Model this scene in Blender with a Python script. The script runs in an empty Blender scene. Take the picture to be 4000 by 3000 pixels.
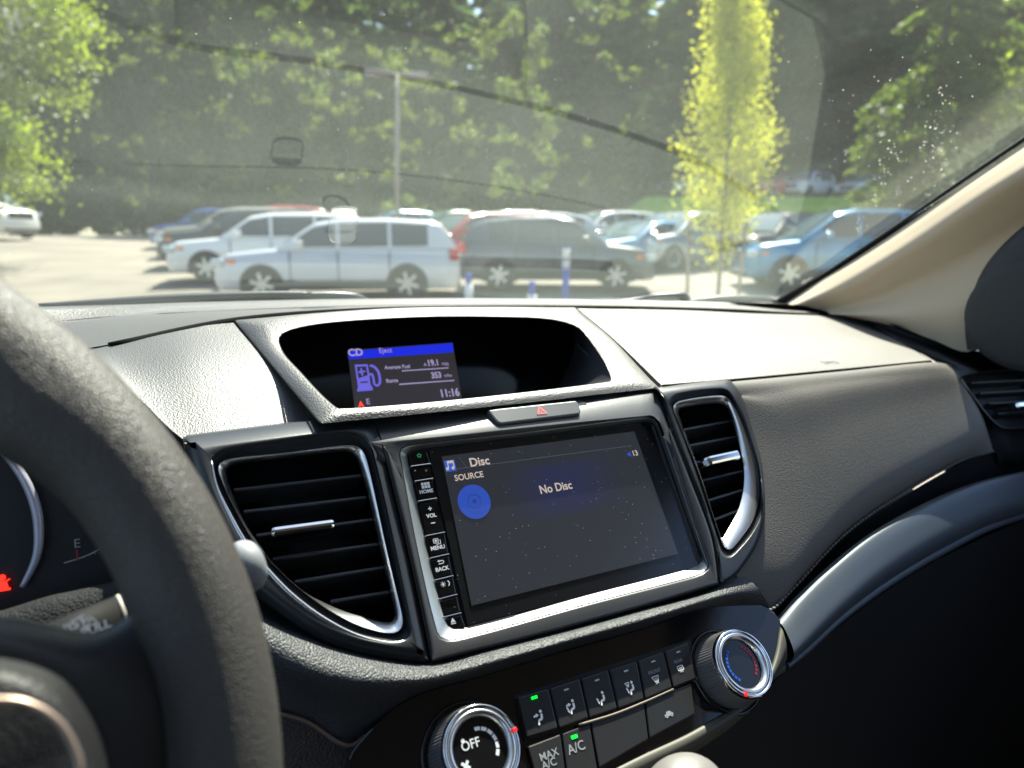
import bpy, bmesh, math, random
import numpy as np
from mathutils import Vector, Matrix
R_ = math.radians
random.seed(7)
SC = bpy.context.scene
COL = SC.collection

# ------------------------------------------------------------------ camera, sky, sun, exposure
PITCH = R_(11.9); F = 2650.0; CAMH = 1.35
cam = bpy.data.cameras.new('camera'); camo = bpy.data.objects.new('camera', cam); COL.objects.link(camo)
camo.location = (0, 0, CAMH); camo.rotation_euler = (R_(90) - PITCH, 0, 0)
cam.sensor_width = 36; cam.lens = F / 4000 * 36; cam.clip_start = .02; cam.clip_end = 2000
cam.dof.use_dof = True; cam.dof.focus_distance = .45; cam.dof.aperture_fstop = 6.4
SC.camera = camo
SUN_AZ, SUN_EL = R_(14), R_(54)
wd = bpy.data.worlds.new('World'); SC.world = wd; wd.use_nodes = True
nt = wd.node_tree; bg = nt.nodes['Background']
sky = nt.nodes.new('ShaderNodeTexSky'); sky.sky_type = 'NISHITA'; sky.sun_disc = False
sky.sun_elevation = SUN_EL; sky.sun_rotation = SUN_AZ; sky.altitude = 50
nt.links.new(sky.outputs[0], bg.inputs[0]); bg.inputs[1].default_value = .10
sl = bpy.data.lights.new('sun', 'SUN'); sl.energy = 5.0; sl.angle = R_(.5); sl.color = (1, .94, .83)
so = bpy.data.objects.new('sun', sl); COL.objects.link(so)
SUND = Vector((math.sin(SUN_AZ) * math.cos(SUN_EL), math.cos(SUN_AZ) * math.cos(SUN_EL), math.sin(SUN_EL)))
so.rotation_euler = SUND.to_track_quat('Z', 'Y').to_euler()
SC.view_settings.view_transform = 'Standard'; SC.view_settings.look = 'None'
SC.view_settings.exposure = 1.75; SC.view_settings.gamma = 1
SC.render.engine = 'CYCLES'
cy = SC.cycles; cy.use_denoising = True; cy.max_bounces = 8; cy.transparent_max_bounces = 16
cy.diffuse_bounces = 3; cy.glossy_bounces = 4; cy.transmission_bounces = 4
cy.sample_clamp_indirect = 4; cy.sample_clamp_direct = 0; cy.caustics_reflective = False; cy.caustics_refractive = False
try: cy.denoiser = 'OPENIMAGEDENOISE'
except Exception: pass

# ------------------------------------------------------------------ frames: sight lines, cabin axes
A = np.array
def nz(v): return v / np.linalg.norm(v)
cR = A([1, 0, 0.]); cF = A([0, math.cos(PITCH), -math.sin(PITCH)]); cU = A([0, math.sin(PITCH), math.cos(PITCH)])
def dirp(x, y): return cR * (x - 2000) / F + cU * (1500 - y) / F + cF
CX = nz(dirp(6959, 1102)); CZ = nz(A([0, 0, 1.]) - CX * CX[2]); CY = np.cross(CZ, CX)     # cabin axes: right, forward, up
M = A([CX, CY, CZ])
def W(v): return M.T @ A(v, dtype=float) + A([0, 0, CAMH])
def ray(x, y): return M @ dirp(x, y)
def PY(x, y, yc): v = ray(x, y); return v * yc / v[1]
def PX(x, y, xc): v = ray(x, y); return v * xc / v[0]
class Plane:                       # a slanted dashboard plane in cabin coordinates
    def __init__(s, p, tilt):
        t = R_(tilt); s.p = A(p, dtype=float); s.n = A([0, -math.cos(t), math.sin(t)]); s.u = A([0, math.sin(t), math.cos(t)]); s.l = A([1., 0, 0])
    def __call__(s, x, y, off=0.):
        v = ray(x, y); return v * (((s.p + s.n * off) @ s.n) / (v @ s.n))
    def uv(s, o, a, b, off=0.): return o + s.l * a + s.u * b + s.n * off
S = Plane((.161, .386, -.130), 35.8)
C = Plane(S(2350, 2560, -.006), 46.0)
G_RHO = R_(30)
def gl(P): return P[1] - (.93 - .35 * (P[0] - .24) ** 2 - (P[2] + .085) / math.tan(G_RHO))
def G(x, y, k=1.0):
    v = ray(x, y); a, b = .05, 3.
    for i in range(40):
        m = (a + b) / 2
        if gl(v * m) > 0: b = m
        else: a = m
    return v * a * k
def glp(xc, zc): return A([xc, .93 - .35 * (xc - .24) ** 2 - (zc + .085) / math.tan(G_RHO), zc])

# ------------------------------------------------------------------ materials
MATS = {}
def mat(name, col=(.5, .5, .5), rough=.5, metal=0., spec=.5, bump=None, emis=None, es=1., coat=0., var=None, trans=0., sheen=0.):
    if name in MATS: return MATS[name]
    m = bpy.data.materials.new(name); m.use_nodes = True; n = m.node_tree.nodes; l = m.node_tree.links
    b = n['Principled BSDF']; b.inputs['Base Color'].default_value = (*col, 1); b.inputs['Roughness'].default_value = rough
    b.inputs['Metallic'].default_value = metal; b.inputs['Specular IOR Level'].default_value = spec
    b.inputs['Coat Weight'].default_value = coat; b.inputs['Coat Roughness'].default_value = .08
    b.inputs['Sheen Weight'].default_value = sheen
    if emis: b.inputs['Emission Color'].default_value = (*emis, 1); b.inputs['Emission Strength'].default_value = es
    tc = n.new('ShaderNodeTexCoord')
    if bump:
        kind, scale, dist = bump
        if kind == 'leather':
            t = n.new('ShaderNodeTexVoronoi'); t.inputs['Scale'].default_value = scale; t.feature = 'SMOOTH_F1'
            try: t.inputs['Smoothness'].default_value = .35
            except Exception: pass
            nn = n.new('ShaderNodeTexNoise'); nn.inputs['Scale'].default_value = scale * .6
            mx = n.new('ShaderNodeMixRGB'); mx.inputs[0].default_value = .0006 * 600 / scale
            l.new(tc.outputs['Object'], nn.inputs['Vector']); l.new(tc.outputs['Object'], mx.inputs[1]); l.new(nn.outputs['Color'], mx.inputs[2])
            l.new(mx.outputs[0], t.inputs['Vector']); o = t.outputs['Distance']
            inv = n.new('ShaderNodeMath'); inv.operation = 'SUBTRACT'; inv.inputs[0].default_value = 1; l.new(o, inv.inputs[1]); o = inv.outputs[0]
        else:
            t = n.new('ShaderNodeTexNoise'); t.inputs['Scale'].default_value = scale; t.inputs['Detail'].default_value = 4
            l.new(tc.outputs['Object'], t.inputs['Vector']); o = t.outputs['Fac']
        bp = n.new('ShaderNodeBump'); bp.inputs['Distance'].default_value = dist; bp.inputs['Strength'].default_value = 1
        l.new(o, bp.inputs['Height']); l.new(bp.outputs[0], b.inputs['Normal'])
    if var:   # (scale, colour2, amount): uneven colour of the thing itself
        t = n.new('ShaderNodeTexNoise'); t.inputs['Scale'].default_value = var[0]; t.inputs['Detail'].default_value = 6
        r = n.new('ShaderNodeValToRGB'); r.color_ramp.elements[0].position = .35; r.color_ramp.elements[1].position = .65
        r.color_ramp.elements[0].color = (*col, 1); r.color_ramp.elements[1].color = (*var[1], 1)
        l.new(tc.outputs['Object'], t.inputs['Vector']); l.new(t.outputs['Fac'], r.inputs[0]); l.new(r.outputs[0], b.inputs['Base Color'])
    MATS[name] = m
    return m
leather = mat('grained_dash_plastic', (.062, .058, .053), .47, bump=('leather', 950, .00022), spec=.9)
leather_shade = mat('shaded_dash_plastic', (.026, .028, .032), .52, bump=('leather', 850, .00045), spec=.45)  # same dash plastic, darkened in colour for the shade lower down
leather_pad = mat('soft_grained_panel', (.072, .067, .06), .48, bump=('leather', 850, .00032), spec=.9)
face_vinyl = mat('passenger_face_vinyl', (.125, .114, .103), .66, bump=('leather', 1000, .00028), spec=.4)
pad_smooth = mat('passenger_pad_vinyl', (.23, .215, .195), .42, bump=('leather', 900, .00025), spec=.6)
rimleather = mat('wheel_grip', (.056, .050, .045), .5, bump=('leather', 1250, .00038), spec=.6)
satin = mat('satin_black_plastic', (.022, .024, .028), .38, bump=('noise', 2600, .00006), spec=.55)
satin_grey = mat('satin_graphite_plastic', (.04, .04, .042), .34, bump=('noise', 2600, .00006), spec=.6)
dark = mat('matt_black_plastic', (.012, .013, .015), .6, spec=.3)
seamm = mat('panel_gap', (.006, .006, .006), .9, spec=.1)
gloss = mat('gloss_black', (.006, .006, .007), .09, spec=.5, bump=('noise', 30, .0001))
button = mat('button_rubber_black', (.018, .018, .019), .42, spec=.4)
chrome = mat('satin_chrome', (.72, .72, .73), .27, metal=1)
bright = mat('polished_chrome', (.85, .85, .86), .1, metal=1)
silver = mat('silver_paint_plastic', (.085, .10, .118), .5, metal=.4)
beige = mat('beige_pillar_cloth', (.55, .45, .33), .85, bump=('noise', 1500, .0002), spec=.2)
greyknob = mat('worn_grey_plastic', (.28, .29, .31), .55, var=(60, (.16, .17, .18)))
leverm = mat('beige_lever_plastic', (.17, .16, .15), .5, bump=('noise', 1500, .0001))
ink = mat('white_print', (.62, .64, .66), .5, emis=(.6, .63, .66), es=.06)
inkdim = mat('grey_print', (.3, .32, .34), .5)
inkfaint = mat('faint_print', (.3, .3, .3), .5)
redm = mat('red_indicator', (.5, .01, .01), .3, emis=(.8, .02, .02), es=.3)
redlamp = mat('red_warning_lamp', (.4, 0, 0), .4, emis=(1, .02, .01), es=.8)
greenled = mat('green_led', (0, .3, .02), .4, emis=(0, .75, .03), es=.9)
greendim = mat('green_power_mark', (0, .1, .03), .4, emis=(.02, .25, .1), es=.5)
scr_text = mat('screen_text', (0, 0, 0), .4, emis=(.62, .52, .46), es=.26)
scr_blue = mat('screen_blue', (0, 0, 0), .4, emis=(.02, .06, .36), es=.36)
scr_blue2 = mat('display_blue_bar', (0, 0, 0), .5, emis=(.01, .02, .55), es=.4)
scr_violet = mat('display_violet', (0, 0, 0), .5, emis=(.17, .15, .8), es=.27)
scr_pale = mat('display_pale_text', (0, 0, 0), .5, emis=(.42, .36, .6), es=.28)
scr_bg = mat('display_back_glow', (.004, .004, .005), .5, emis=(.026, .024, .028), es=.35)
scr_red = mat('display_red', (0, 0, 0), .4, emis=(.9, .04, .02), es=.7)
black_line = mat('screen_dark_line', (0, 0, 0), .5, emis=(.01, .02, .12), es=.5)
hazred = mat('red_print', (.75, .12, .12), .5)
tyre = mat('tyre_rubber', (.02, .02, .02), .8)
rimm = mat('alloy', (.55, .55, .56), .3, metal=.9)

# dusty touch glass
def dusty(name, base, rough, amount, em=None, scale=480, thr=.10):
    m = mat(name, base, rough); n = m.node_tree.nodes; l = m.node_tree.links; b = n['Principled BSDF']
    tc = n.new('ShaderNodeTexCoord'); v = n.new('ShaderNodeTexVoronoi'); v.inputs['Scale'].default_value = scale
    l.new(tc.outputs['Object'], v.inputs['Vector'])
    a = n.new('ShaderNodeMath'); a.operation = 'LESS_THAN'; a.inputs[1].default_value = thr; l.new(v.outputs['Distance'], a.inputs[0])
    sp = n.new('ShaderNodeSeparateColor'); l.new(v.outputs['Color'], sp.inputs[0])
    c = n.new('ShaderNodeMath'); c.operation = 'LESS_THAN'; c.inputs[1].default_value = amount; l.new(sp.outputs[0], c.inputs[0])
    mm = n.new('ShaderNodeMath'); mm.operation = 'MULTIPLY'; l.new(a.outputs[0], mm.inputs[0]); l.new(c.outputs[0], mm.inputs[1])
    mx = n.new('ShaderNodeMixRGB'); mx.inputs[1].default_value = (*base, 1); mx.inputs[2].default_value = (.75, .75, .72, 1)
    l.new(mm.outputs[0], mx.inputs[0]); l.new(mx.outputs[0], b.inputs['Base Color'])
    r = n.new('ShaderNodeMath'); r.operation = 'MULTIPLY_ADD'; r.inputs[1].default_value = .8; r.inputs[2].default_value = rough
    l.new(mm.outputs[0], r.inputs[0]); l.new(r.outputs[0], b.inputs['Roughness'])
    return m, mx
touch, _ = dusty('dusty_touch_glass', (.010, .011, .013), .16, .16)
screenm, _mx = dusty('lit_screen_glass', (.012, .013, .016), .2, .18)
_n = screenm.node_tree.nodes; _l = screenm.node_tree.links; _b = _n['Principled BSDF']
_uv = _n.new('ShaderNodeUVMap'); _s = _n.new('ShaderNodeSeparateXYZ'); _l.new(_uv.outputs[0], _s.inputs[0])
def _box(o, a, b_, c, d):
    r = _n.new('ShaderNodeValToRGB'); e = r.color_ramp.elements
    e[0].position = a; e[0].color = (0, 0, 0, 1); e[1].position = b_; e[1].color = (1, 1, 1, 1)
    k = e.new(c); k.color = (1, 1, 1, 1); k = e.new(d); k.color = (0, 0, 0, 1); _l.new(o, r.inputs[0]); return r.outputs[0]
_q = _n.new('ShaderNodeMixRGB'); _q.blend_type = 'MULTIPLY'; _q.inputs[0].default_value = 1
_l.new(_box(_s.outputs[0], .25, .45, .60, .85), _q.inputs[1]); _l.new(_box(_s.outputs[1], .42, .52, .80, .86), _q.inputs[2])
_e = _n.new('ShaderNodeMixRGB'); _e.inputs[1].default_value = (.015, .017, .021, 1); _e.inputs[2].default_value = (.013, .016, .042, 1)  # grey glow stands for the backlight and the reflection on the glass together
_l.new(_q.outputs[0], _e.inputs[0]); _l.new(_e.outputs[0], _b.inputs['Emission Color']); _b.inputs['Emission Strength'].default_value = .45

# windscreen: thin clear sheet, Fresnel reflection, film of dust
def glassmat():
    m = bpy.data.materials.new('windscreen_glass'); m.use_nodes = True; n = m.node_tree.nodes; l = m.node_tree.links
    n.remove(n['Principled BSDF']); out = n['Material Output']
    tr = n.new('ShaderNodeBsdfTransparent'); tr.inputs[0].default_value = (.82, .88, .84, 1)
    g = n.new('ShaderNodeBsdfGlossy'); g.inputs['Roughness'].default_value = .012; g.inputs[0].default_value = (.80, .94, .84, 1)
    fr = n.new('ShaderNodeFresnel'); fr.inputs[0].default_value = 1.5
    k = n.new('ShaderNodeMath'); k.operation = 'MULTIPLY'; k.inputs[1].default_value = 1.65; k.use_clamp = True; l.new(fr.outputs[0], k.inputs[0])
    m1 = n.new('ShaderNodeMixShader'); l.new(k.outputs[0], m1.inputs[0]); l.new(tr.outputs[0], m1.inputs[1]); l.new(g.outputs[0], m1.inputs[2])
    tl = n.new('ShaderNodeBsdfTranslucent'); tl.inputs[0].default_value = (.74, .80, .74, 1)
    tc = n.new('ShaderNodeTexCoord')
    v = n.new('ShaderNodeTexVoronoi'); v.inputs['Scale'].default_value = 260; l.new(tc.outputs['Object'], v.inputs['Vector'])
    a = n.new('ShaderNodeMath'); a.operation = 'LESS_THAN'; a.inputs[1].default_value = .10; l.new(v.outputs['Distance'], a.inputs[0])
    sp = n.new('ShaderNodeSeparateColor'); l.new(v.outputs['Color'], sp.inputs[0])
    c = n.new('ShaderNodeMath'); c.operation = 'LESS_THAN'; c.inputs[1].default_value = .05; l.new(sp.outputs[0], c.inputs[0])
    mm = n.new('ShaderNodeMath'); mm.operation = 'MULTIPLY'; l.new(a.outputs[0], mm.inputs[0]); l.new(c.outputs[0], mm.inputs[1])
    ns = n.new('ShaderNodeTexNoise'); ns.inputs['Scale'].default_value = 5; ns.inputs['Detail'].default_value = 5; l.new(tc.outputs['Object'], ns.inputs['Vector'])
    f1 = n.new('ShaderNodeMath'); f1.operation = 'MULTIPLY_ADD'; f1.inputs[1].default_value = .04; f1.inputs[2].default_value = .004; l.new(ns.outputs['Fac'], f1.inputs[0])
    f2 = n.new('ShaderNodeMath'); f2.operation = 'MULTIPLY_ADD'; f2.inputs[1].default_value = .35; l.new(mm.outputs[0], f2.inputs[0]); l.new(f1.outputs[0], f2.inputs[2])
    m2 = n.new('ShaderNodeMixShader'); l.new(f2.outputs[0], m2.inputs[0]); l.new(m1.outputs[0], m2.inputs[1]); l.new(tl.outputs[0], m2.inputs[2])
    l.new(m2.outputs[0], out.inputs[0]); return m
GLASS = glassmat()

# ------------------------------------------------------------------ mesh helpers
LOC = {}
def thing(name, label, cat, loc, group=None, kind=None):
    o = bpy.data.objects.new(name, None); COL.objects.link(o); o.empty_display_size = .1
    o.location = Vector([float(c) for c in loc]); LOC[o] = o.location.copy()
    o['label'] = label; o['category'] = cat
    if group: o['group'] = group
    if kind: o['kind'] = kind
    return o
def tag(o, label, cat, group=None, kind=None):
    o['label'] = label; o['category'] = cat
    if group: o['group'] = group
    if kind: o['kind'] = kind
    return o
def mk(name, verts, faces, m, parent=None, smooth=True, label=None, uvs=None, rootloc=None):
    """verts in world coordinates; parent may be a thing or one of its parts"""
    if parent is not None: base = LOC[parent]
    else: base = Vector(rootloc) if rootloc is not None else Vector((0, 0, 0))
    me = bpy.data.meshes.new(name); me.from_pydata([(float(v[0]) - base.x, float(v[1]) - base.y, float(v[2]) - base.z) for v in verts], [], [list(f) for f in faces])
    if uvs is not None:
        ul = me.uv_layers.new(name='UVMap')
        for lp in me.loops: ul.data[lp.index].uv = uvs[lp.vertex_index]
    me.materials.append(m)
    if smooth:
        for p in me.polygons: p.use_smooth = True
    me.update()
    o = bpy.data.objects.new(name, me); COL.objects.link(o)
    if parent is not None:
        o.parent = parent; LOC[o] = base
    else: o.location = base; LOC[o] = base.copy()
    if label: o['label'] = label
    return o
def bev(o, w, seg=2, ang=40):
    m = o.modifiers.new('b', 'BEVEL'); m.width = w; m.segments = seg; m.limit_method = 'ANGLE'; m.angle_limit = R_(ang)
    m.harden_normals = False
    return o
def catmull(P, n):
    P = [A(p, dtype=float) for p in P]
    if len(P) == 2: return [P[0] + (P[1] - P[0]) * i / (n - 1) for i in range(n)]
    d = [0]
    for i in range(1, len(P)): d.append(d[-1] + max(1e-9, np.linalg.norm(P[i] - P[i - 1])))
    out = []
    for i in range(n):
        t = d[-1] * i / (n - 1); k = min(len(P) - 2, max(0, int(np.searchsorted(d, t, 'right')) - 1))
        h = d[k + 1] - d[k]; s = (t - d[k]) / h
        m0 = (P[k + 1] - P[k - 1]) / (d[k + 1] - d[k - 1]) if k > 0 else (P[1] - P[0]) / (d[1] - d[0])
        m1 = (P[k + 2] - P[k]) / (d[k + 2] - d[k]) if k < len(P) - 2 else (P[-1] - P[-2]) / (d[-1] - d[-2])
        s2, s3 = s * s, s * s * s
        out.append((2 * s3 - 3 * s2 + 1) * P[k] + (s3 - 2 * s2 + s) * h * m0 + (-2 * s3 + 3 * s2) * P[k + 1] + (s3 - s2) * h * m1)
    return out
def lin(P, n):
    P = [A(p, dtype=float) for p in P]; d = [0]
    for i in range(1, len(P)): d.append(d[-1] + max(1e-9, np.linalg.norm(P[i] - P[i - 1])))
    out = []
    for i in range(n):
        t = d[-1] * i / (n - 1); k = min(len(P) - 2, max(0, int(np.searchsorted(d, t, 'right')) - 1))
        s = (t - d[k]) / (d[k + 1] - d[k]); out.append(P[k] * (1 - s) + P[k + 1] * s)
    return out
def grid(rows, closed=False):
    n = len(rows[0]); V = [p for r in rows for p in r]; Fc = []
    for i in range(len(rows) - 1):
        for j in range(n if closed else n - 1):
            a = i * n + j; b = i * n + (j + 1) % n
            Fc.append((a, b, b + n, a + n))
    return V, Fc
def face_cam(V, Fc, centre=(0, 0, 0)):   # make the sheet's outside face the cabin
    v0 = A(V[Fc[len(Fc) // 2][0]]); a = A(V[Fc[len(Fc) // 2][1]]) - v0; b = A(V[Fc[len(Fc) // 2][2]]) - v0
    if np.cross(a, b) @ (A(centre) - v0) < 0: Fc = [tuple(reversed(f)) for f in Fc]
    return Fc
def sheet(name, rows, m, parent, nr=12, nc=60, **kw):
    """smooth sheet through rows of cabin-space points"""
    rr = [catmull(r, nc) for r in rows]
    cols = [catmull([r[j] for r in rr], nr) for j in range(nc)]
    rows2 = [[cols[j][i] for j in range(nc)] for i in range(nr)]
    V, Fc = grid(rows2); Fc = face_cam(V, Fc)
    return mk(name, [W(v) for v in V], Fc, m, parent, **kw)
def coons(name, top, bot, left, right, m, parent, n=30, k=30, bulge=0., bdir=(0, -1, .6), linear=False, **kw):
    f = lin if linear else catmull
    T, B, Lf, Rt = f(top, n), f(bot, n), f(left, k), f(right, k); rows = []; bd = nz(A(bdir, dtype=float))
    for i in range(k):
        v = i / (k - 1); r = []
        for j in range(n):
            u = j / (n - 1)
            p = (1 - v) * T[j] + v * B[j] + (1 - u) * Lf[i] + u * Rt[i] - ((1 - u) * (1 - v) * T[0] + u * (1 - v) * T[-1] + (1 - u) * v * B[0] + u * v * B[-1])
            r.append(p + bd * bulge * (1 - (2 * u - 1) ** 4) * (1 - (2 * v - 1) ** 4))
        rows.append(r)
    V, Fc = grid(rows); Fc = face_cam(V, Fc)
    return mk(name, [W(v) for v in V], Fc, m, parent, **kw)
def tube(path, rad, n=10, caps=True):
    P = [A(p, dtype=float) for p in path]; V = []; Fc = []; up = A([0, 0, 1.])
    if not hasattr(rad, '__len__'): rad = [rad] * len(P)
    prev = None
    for i, p in enumerate(P):
        t = nz(P[min(i + 1, len(P) - 1)] - P[max(i - 1, 0)])
        if prev is None:
            a = np.cross(t, up); a = nz(a) if np.linalg.norm(a) > 1e-4 else A([1., 0, 0])
        else: a = nz(prev - t * (prev @ t))
        b = np.cross(t, a); prev = a
        for k in range(n):
            q = 2 * math.pi * k / n; V.append(p + (a * math.cos(q) + b * math.sin(q)) * rad[i])
    for i in range(len(P) - 1):
        for k in range(n): Fc.append((i * n + k, i * n + (k + 1) % n, (i + 1) * n + (k + 1) % n, (i + 1) * n + k))
    if caps: Fc.append(tuple(reversed(range(n)))); Fc.append(tuple(range((len(P) - 1) * n, len(P) * n)))
    return V, Fc
def tubeo(name, path, rad, m, parent, n=10, car=True, **kw):
    V, Fc = tube(path, rad, n); return mk(name, [W(v) for v in V] if car else V, Fc, m, parent, **kw)
def loop2(sides, n=24, sm=4):
    """closed pixel loop from four sides, corners rounded; points (x, y, off)"""
    L = []
    for s in sides:
        s = [tuple(p) + (0.,) * (3 - len(p)) for p in s]
        L += catmull(s, n)[:-1]
    L = A(L)
    for i in range(sm): L = (np.roll(L, 1, 0) + 2 * L + np.roll(L, -1, 0)) / 4
    return L
def inset(L, d, offmul=1.):
    t = np.roll(L, -1, 0)[:, :2] - np.roll(L, 1, 0)[:, :2]; t /= np.linalg.norm(t, axis=1)[:, None]
    n = np.stack([-t[:, 1], t[:, 0]], 1); c = L[:, :2].mean(0)
    if ((c - L[:, :2]) * n).sum() < 0: n = -n
    out = L.copy(); out[:, :2] += n * d; out[:, 2] *= offmul; return out
def ringo(name, loops, pl, m, parent, cap=False, flip=True, **kw):
    """loops: list of (pixel loop, extra offset) lofted on plane pl (or already 3-D)"""
    rows = []
    for L, off in loops:
        rows.append([pl(p[0], p[1], off + p[2]) for p in L] if pl is not None else [A(p) for p in L])
    V, Fc = grid(rows, True); Fc = face_cam(V, Fc)
    if cap:
        V = list(V); base = (len(rows) - 1) * len(rows[0]); n = len(rows[0]); c = sum(V[base:base + n]) / n; V.append(c)
        Fc = list(Fc) + [(base + i, base + (i + 1) % n, len(V) - 1) for i in range(n)]
    o = mk(name, [W(v) for v in V], Fc, m, parent, **kw); w = o.modifiers.new('w', 'WEIGHTED_NORMAL'); w.mode = 'FACE_AREA'; w.weight = 60; return o
def poly(name, pts, pl, off, th, m, parent, bevel=0., **kw):
    """plate cut from plane pl with thickness th; pts are sight points or 3-D"""
    P = [pl(x, y, off) for x, y in pts]; n = len(P)
    V = [W(p) for p in P] + [W(p - pl.n * th) for p in P]
    c = np.cross(A(P[1]) - P[0], A(P[2]) - P[1]) @ pl.n
    Fc = [tuple(range(n)), tuple(reversed(range(n, 2 * n)))] + [(i, i + n, (i + 1) % n + n, (i + 1) % n) for i in range(n)]
    area = 0
    for i in range(n):
        a, b = P[i], P[(i + 1) % n]; area += (a @ pl.l) * (b @ pl.u) - (b @ pl.l) * (a @ pl.u)
    if area < 0: Fc = [tuple(reversed(f)) for f in Fc]
    o = mk(name, V, Fc, m, parent, smooth=False, **kw)
    if bevel: bev(o, bevel)
    return o
def flat(name, polys, pl, o3, sc, m, parent, off=.0004, th=.0003, rot=0, **kw):
    """flat marks: polygons in millimetres about point o3 on plane pl"""
    V = []; Fc = []; cr, sr = math.cos(rot), math.sin(rot)
    for pg in polys:
        b = len(V)
        for (x, y) in pg:
            x, y = x * cr - y * sr, x * sr + y * cr
            V.append(W(pl.uv(o3, x * sc * .001, y * sc * .001, off)))
        ar = sum(pg[i][0] * pg[(i + 1) % len(pg)][1] - pg[(i + 1) % len(pg)][0] * pg[i][1] for i in range(len(pg)))
        f = tuple(range(b, b + len(pg))); Fc.append(f if ar > 0 else tuple(reversed(f)))
    return mk(name, V, Fc, m, parent, smooth=False, **kw)
def text(name, s, pl, x, y, mm, m, parent, off=.0005, align='LEFT', sx=1., bold=0., rot=0., **kw):
    """lettering mm tall, baseline start at sight point x, y on plane pl"""
    cu = bpy.data.curves.new(name, 'FONT'); cu.body = s; cu.size = mm * .001 / .72; cu.align_x = align; cu.extrude = 0; cu.offset = bold * .001
    cu.resolution_u = 3
    to = bpy.data.objects.new('tmp', cu); me = bpy.data.meshes.new_from_object(to)
    V = []; o3 = pl(x, y); cr, sr = math.cos(rot), math.sin(rot)
    for v in me.vertices:
        a, b = v.co.x * sx, v.co.y; a, b = a * cr - b * sr, a * sr + b * cr
        V.append(W(pl.uv(o3, a, b, off)))
    Fc = [tuple(p.vertices) for p in me.polygons]
    bpy.data.objects.remove(to); bpy.data.curves.remove(cu)
    return mk(name, V, Fc, m, parent, smooth=False, **kw)
def arc(cx, cy, r0, r1, a0, a1, n=16):
    return [[(cx + r0 * math.cos(R_(a0 + (a1 - a0) * i / n)), cy + r0 * math.sin(R_(a0 + (a1 - a0) * i / n))),
             (cx + r1 * math.cos(R_(a0 + (a1 - a0) * i / n)), cy + r1 * math.sin(R_(a0 + (a1 - a0) * i / n))),
             (cx + r1 * math.cos(R_(a0 + (a1 - a0) * (i + 1) / n)), cy + r1 * math.sin(R_(a0 + (a1 - a0) * (i + 1) / n))),
             (cx + r0 * math.cos(R_(a0 + (a1 - a0) * (i + 1) / n)), cy + r0 * math.sin(R_(a0 + (a1 - a0) * (i + 1) / n)))] for i in range(n)]
def disc(cx, cy, r, n=20): return [[(cx + r * math.cos(2 * math.pi * i / n), cy + r * math.sin(2 * math.pi * i / n)) for i in range(n)]]
def rect(x0, y0, x1, y1): return [(x0, y0), (x1, y0), (x1, y1), (x0, y1)]
def seg(a, b, w):
    a, b = A(a, dtype=float), A(b, dtype=float); t = nz(b - a); n = A([-t[1], t[0]]) * w / 2
    return [tuple(a - n), tuple(b - n), tuple(b + n), tuple(a + n)]
def boxc(c, ax, hs):
    c = A(c, dtype=float); a = [nz(A(q, dtype=float)) for q in ax]; V = []
    for i in (-1, 1):
        for j in (-1, 1):
            for k in (-1, 1): V.append(c + a[0] * hs[0] * i + a[1] * hs[1] * j + a[2] * hs[2] * k)
    Fc = [(0, 1, 3, 2), (4, 6, 7, 5), (0, 4, 5, 1), (2, 3, 7, 6), (0, 2, 6, 4), (1, 5, 7, 3)]
    if np.cross(a[0], a[1]) @ a[2] < 0: Fc = [tuple(reversed(f)) for f in Fc]
    return V, Fc
def boxo(name, c, ax, hs, m, parent, bevel=0., car=True, **kw):
    V, Fc = boxc(c, ax, hs); o = mk(name, [W(v) for v in V] if car else V, Fc, m, parent, smooth=False, **kw)
    if bevel: bev(o, bevel)
    return o
def merge(parts):
    V = []; Fc = []
    for v, f in parts:
        b = len(V); V += list(v); Fc += [tuple(i + b for i in q) for q in f]
    return V, Fc

# ================================================================== CABIN
def Yr(row): return [PY(*p) for p in row]
def Sr(row): return [S(*p) for p in row]
def Cr(row): return [C(*p) for p in row]

# ---- windscreen
gw = []
for i in range(34):
    zc = -.10 + .43 * i / 33; gw.append([glp(-.74 + 1.64 * j / 50, zc) for j in range(51)])
V, Fc = grid(gw); Fc = face_cam(V, Fc)
ws = mk('windscreen', [W(v) for v in V], Fc, GLASS, None, rootloc=W((.08, .9, -.1)))
tag(ws, 'dusty sloping windscreen glass with faint reflections of the dashboard top', 'windscreen')

# dirt on the glass: dried drops, thick near the pillar
rgd = np.random.default_rng(3); Vd = []; Fd = []
def drop_at(x, y, r):
    p = G(x, y, .9985); v = nz(p); a = nz(np.cross(v, A([0, 0, 1.]))); b_ = np.cross(a, v); n0 = len(Vd)
    for k in range(8): q = 2 * math.pi * k / 8; Vd.append(W(p + (a * math.cos(q) + b_ * math.sin(q) * (.7 + .3 * rgd.random())) * r))
    Fd.append(tuple(range(n0, n0 + 8)))
for i in range(170):
    t_ = rgd.random(); k = i % 3
    x0, y0, x1, y1 = [(3700, 330, 3490, 800), (3690, 480, 3620, 820), (3500, 560, 3360, 900)][k]
    drop_at(x0 + (x1 - x0) * t_ + rgd.normal() * 22, y0 + (y1 - y0) * t_ + rgd.normal() * 10, .0003 + .0007 * rgd.random() ** 2)
for i in range(110): drop_at(700 + 3000 * rgd.random() ** .8, 20 + 800 * rgd.random(), .00018 + .00035 * rgd.random() ** 3)
for i in range(60): drop_at(3250 + 550 * rgd.random(), 150 + 850 * rgd.random(), .0003 + .0005 * rgd.random() ** 2)
dd = mk('dried_drops', Vd, Fd, mat('dried_drop', (.7, .68, .6), .6), ws, smooth=False); dd['kind'] = 'stuff'
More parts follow.
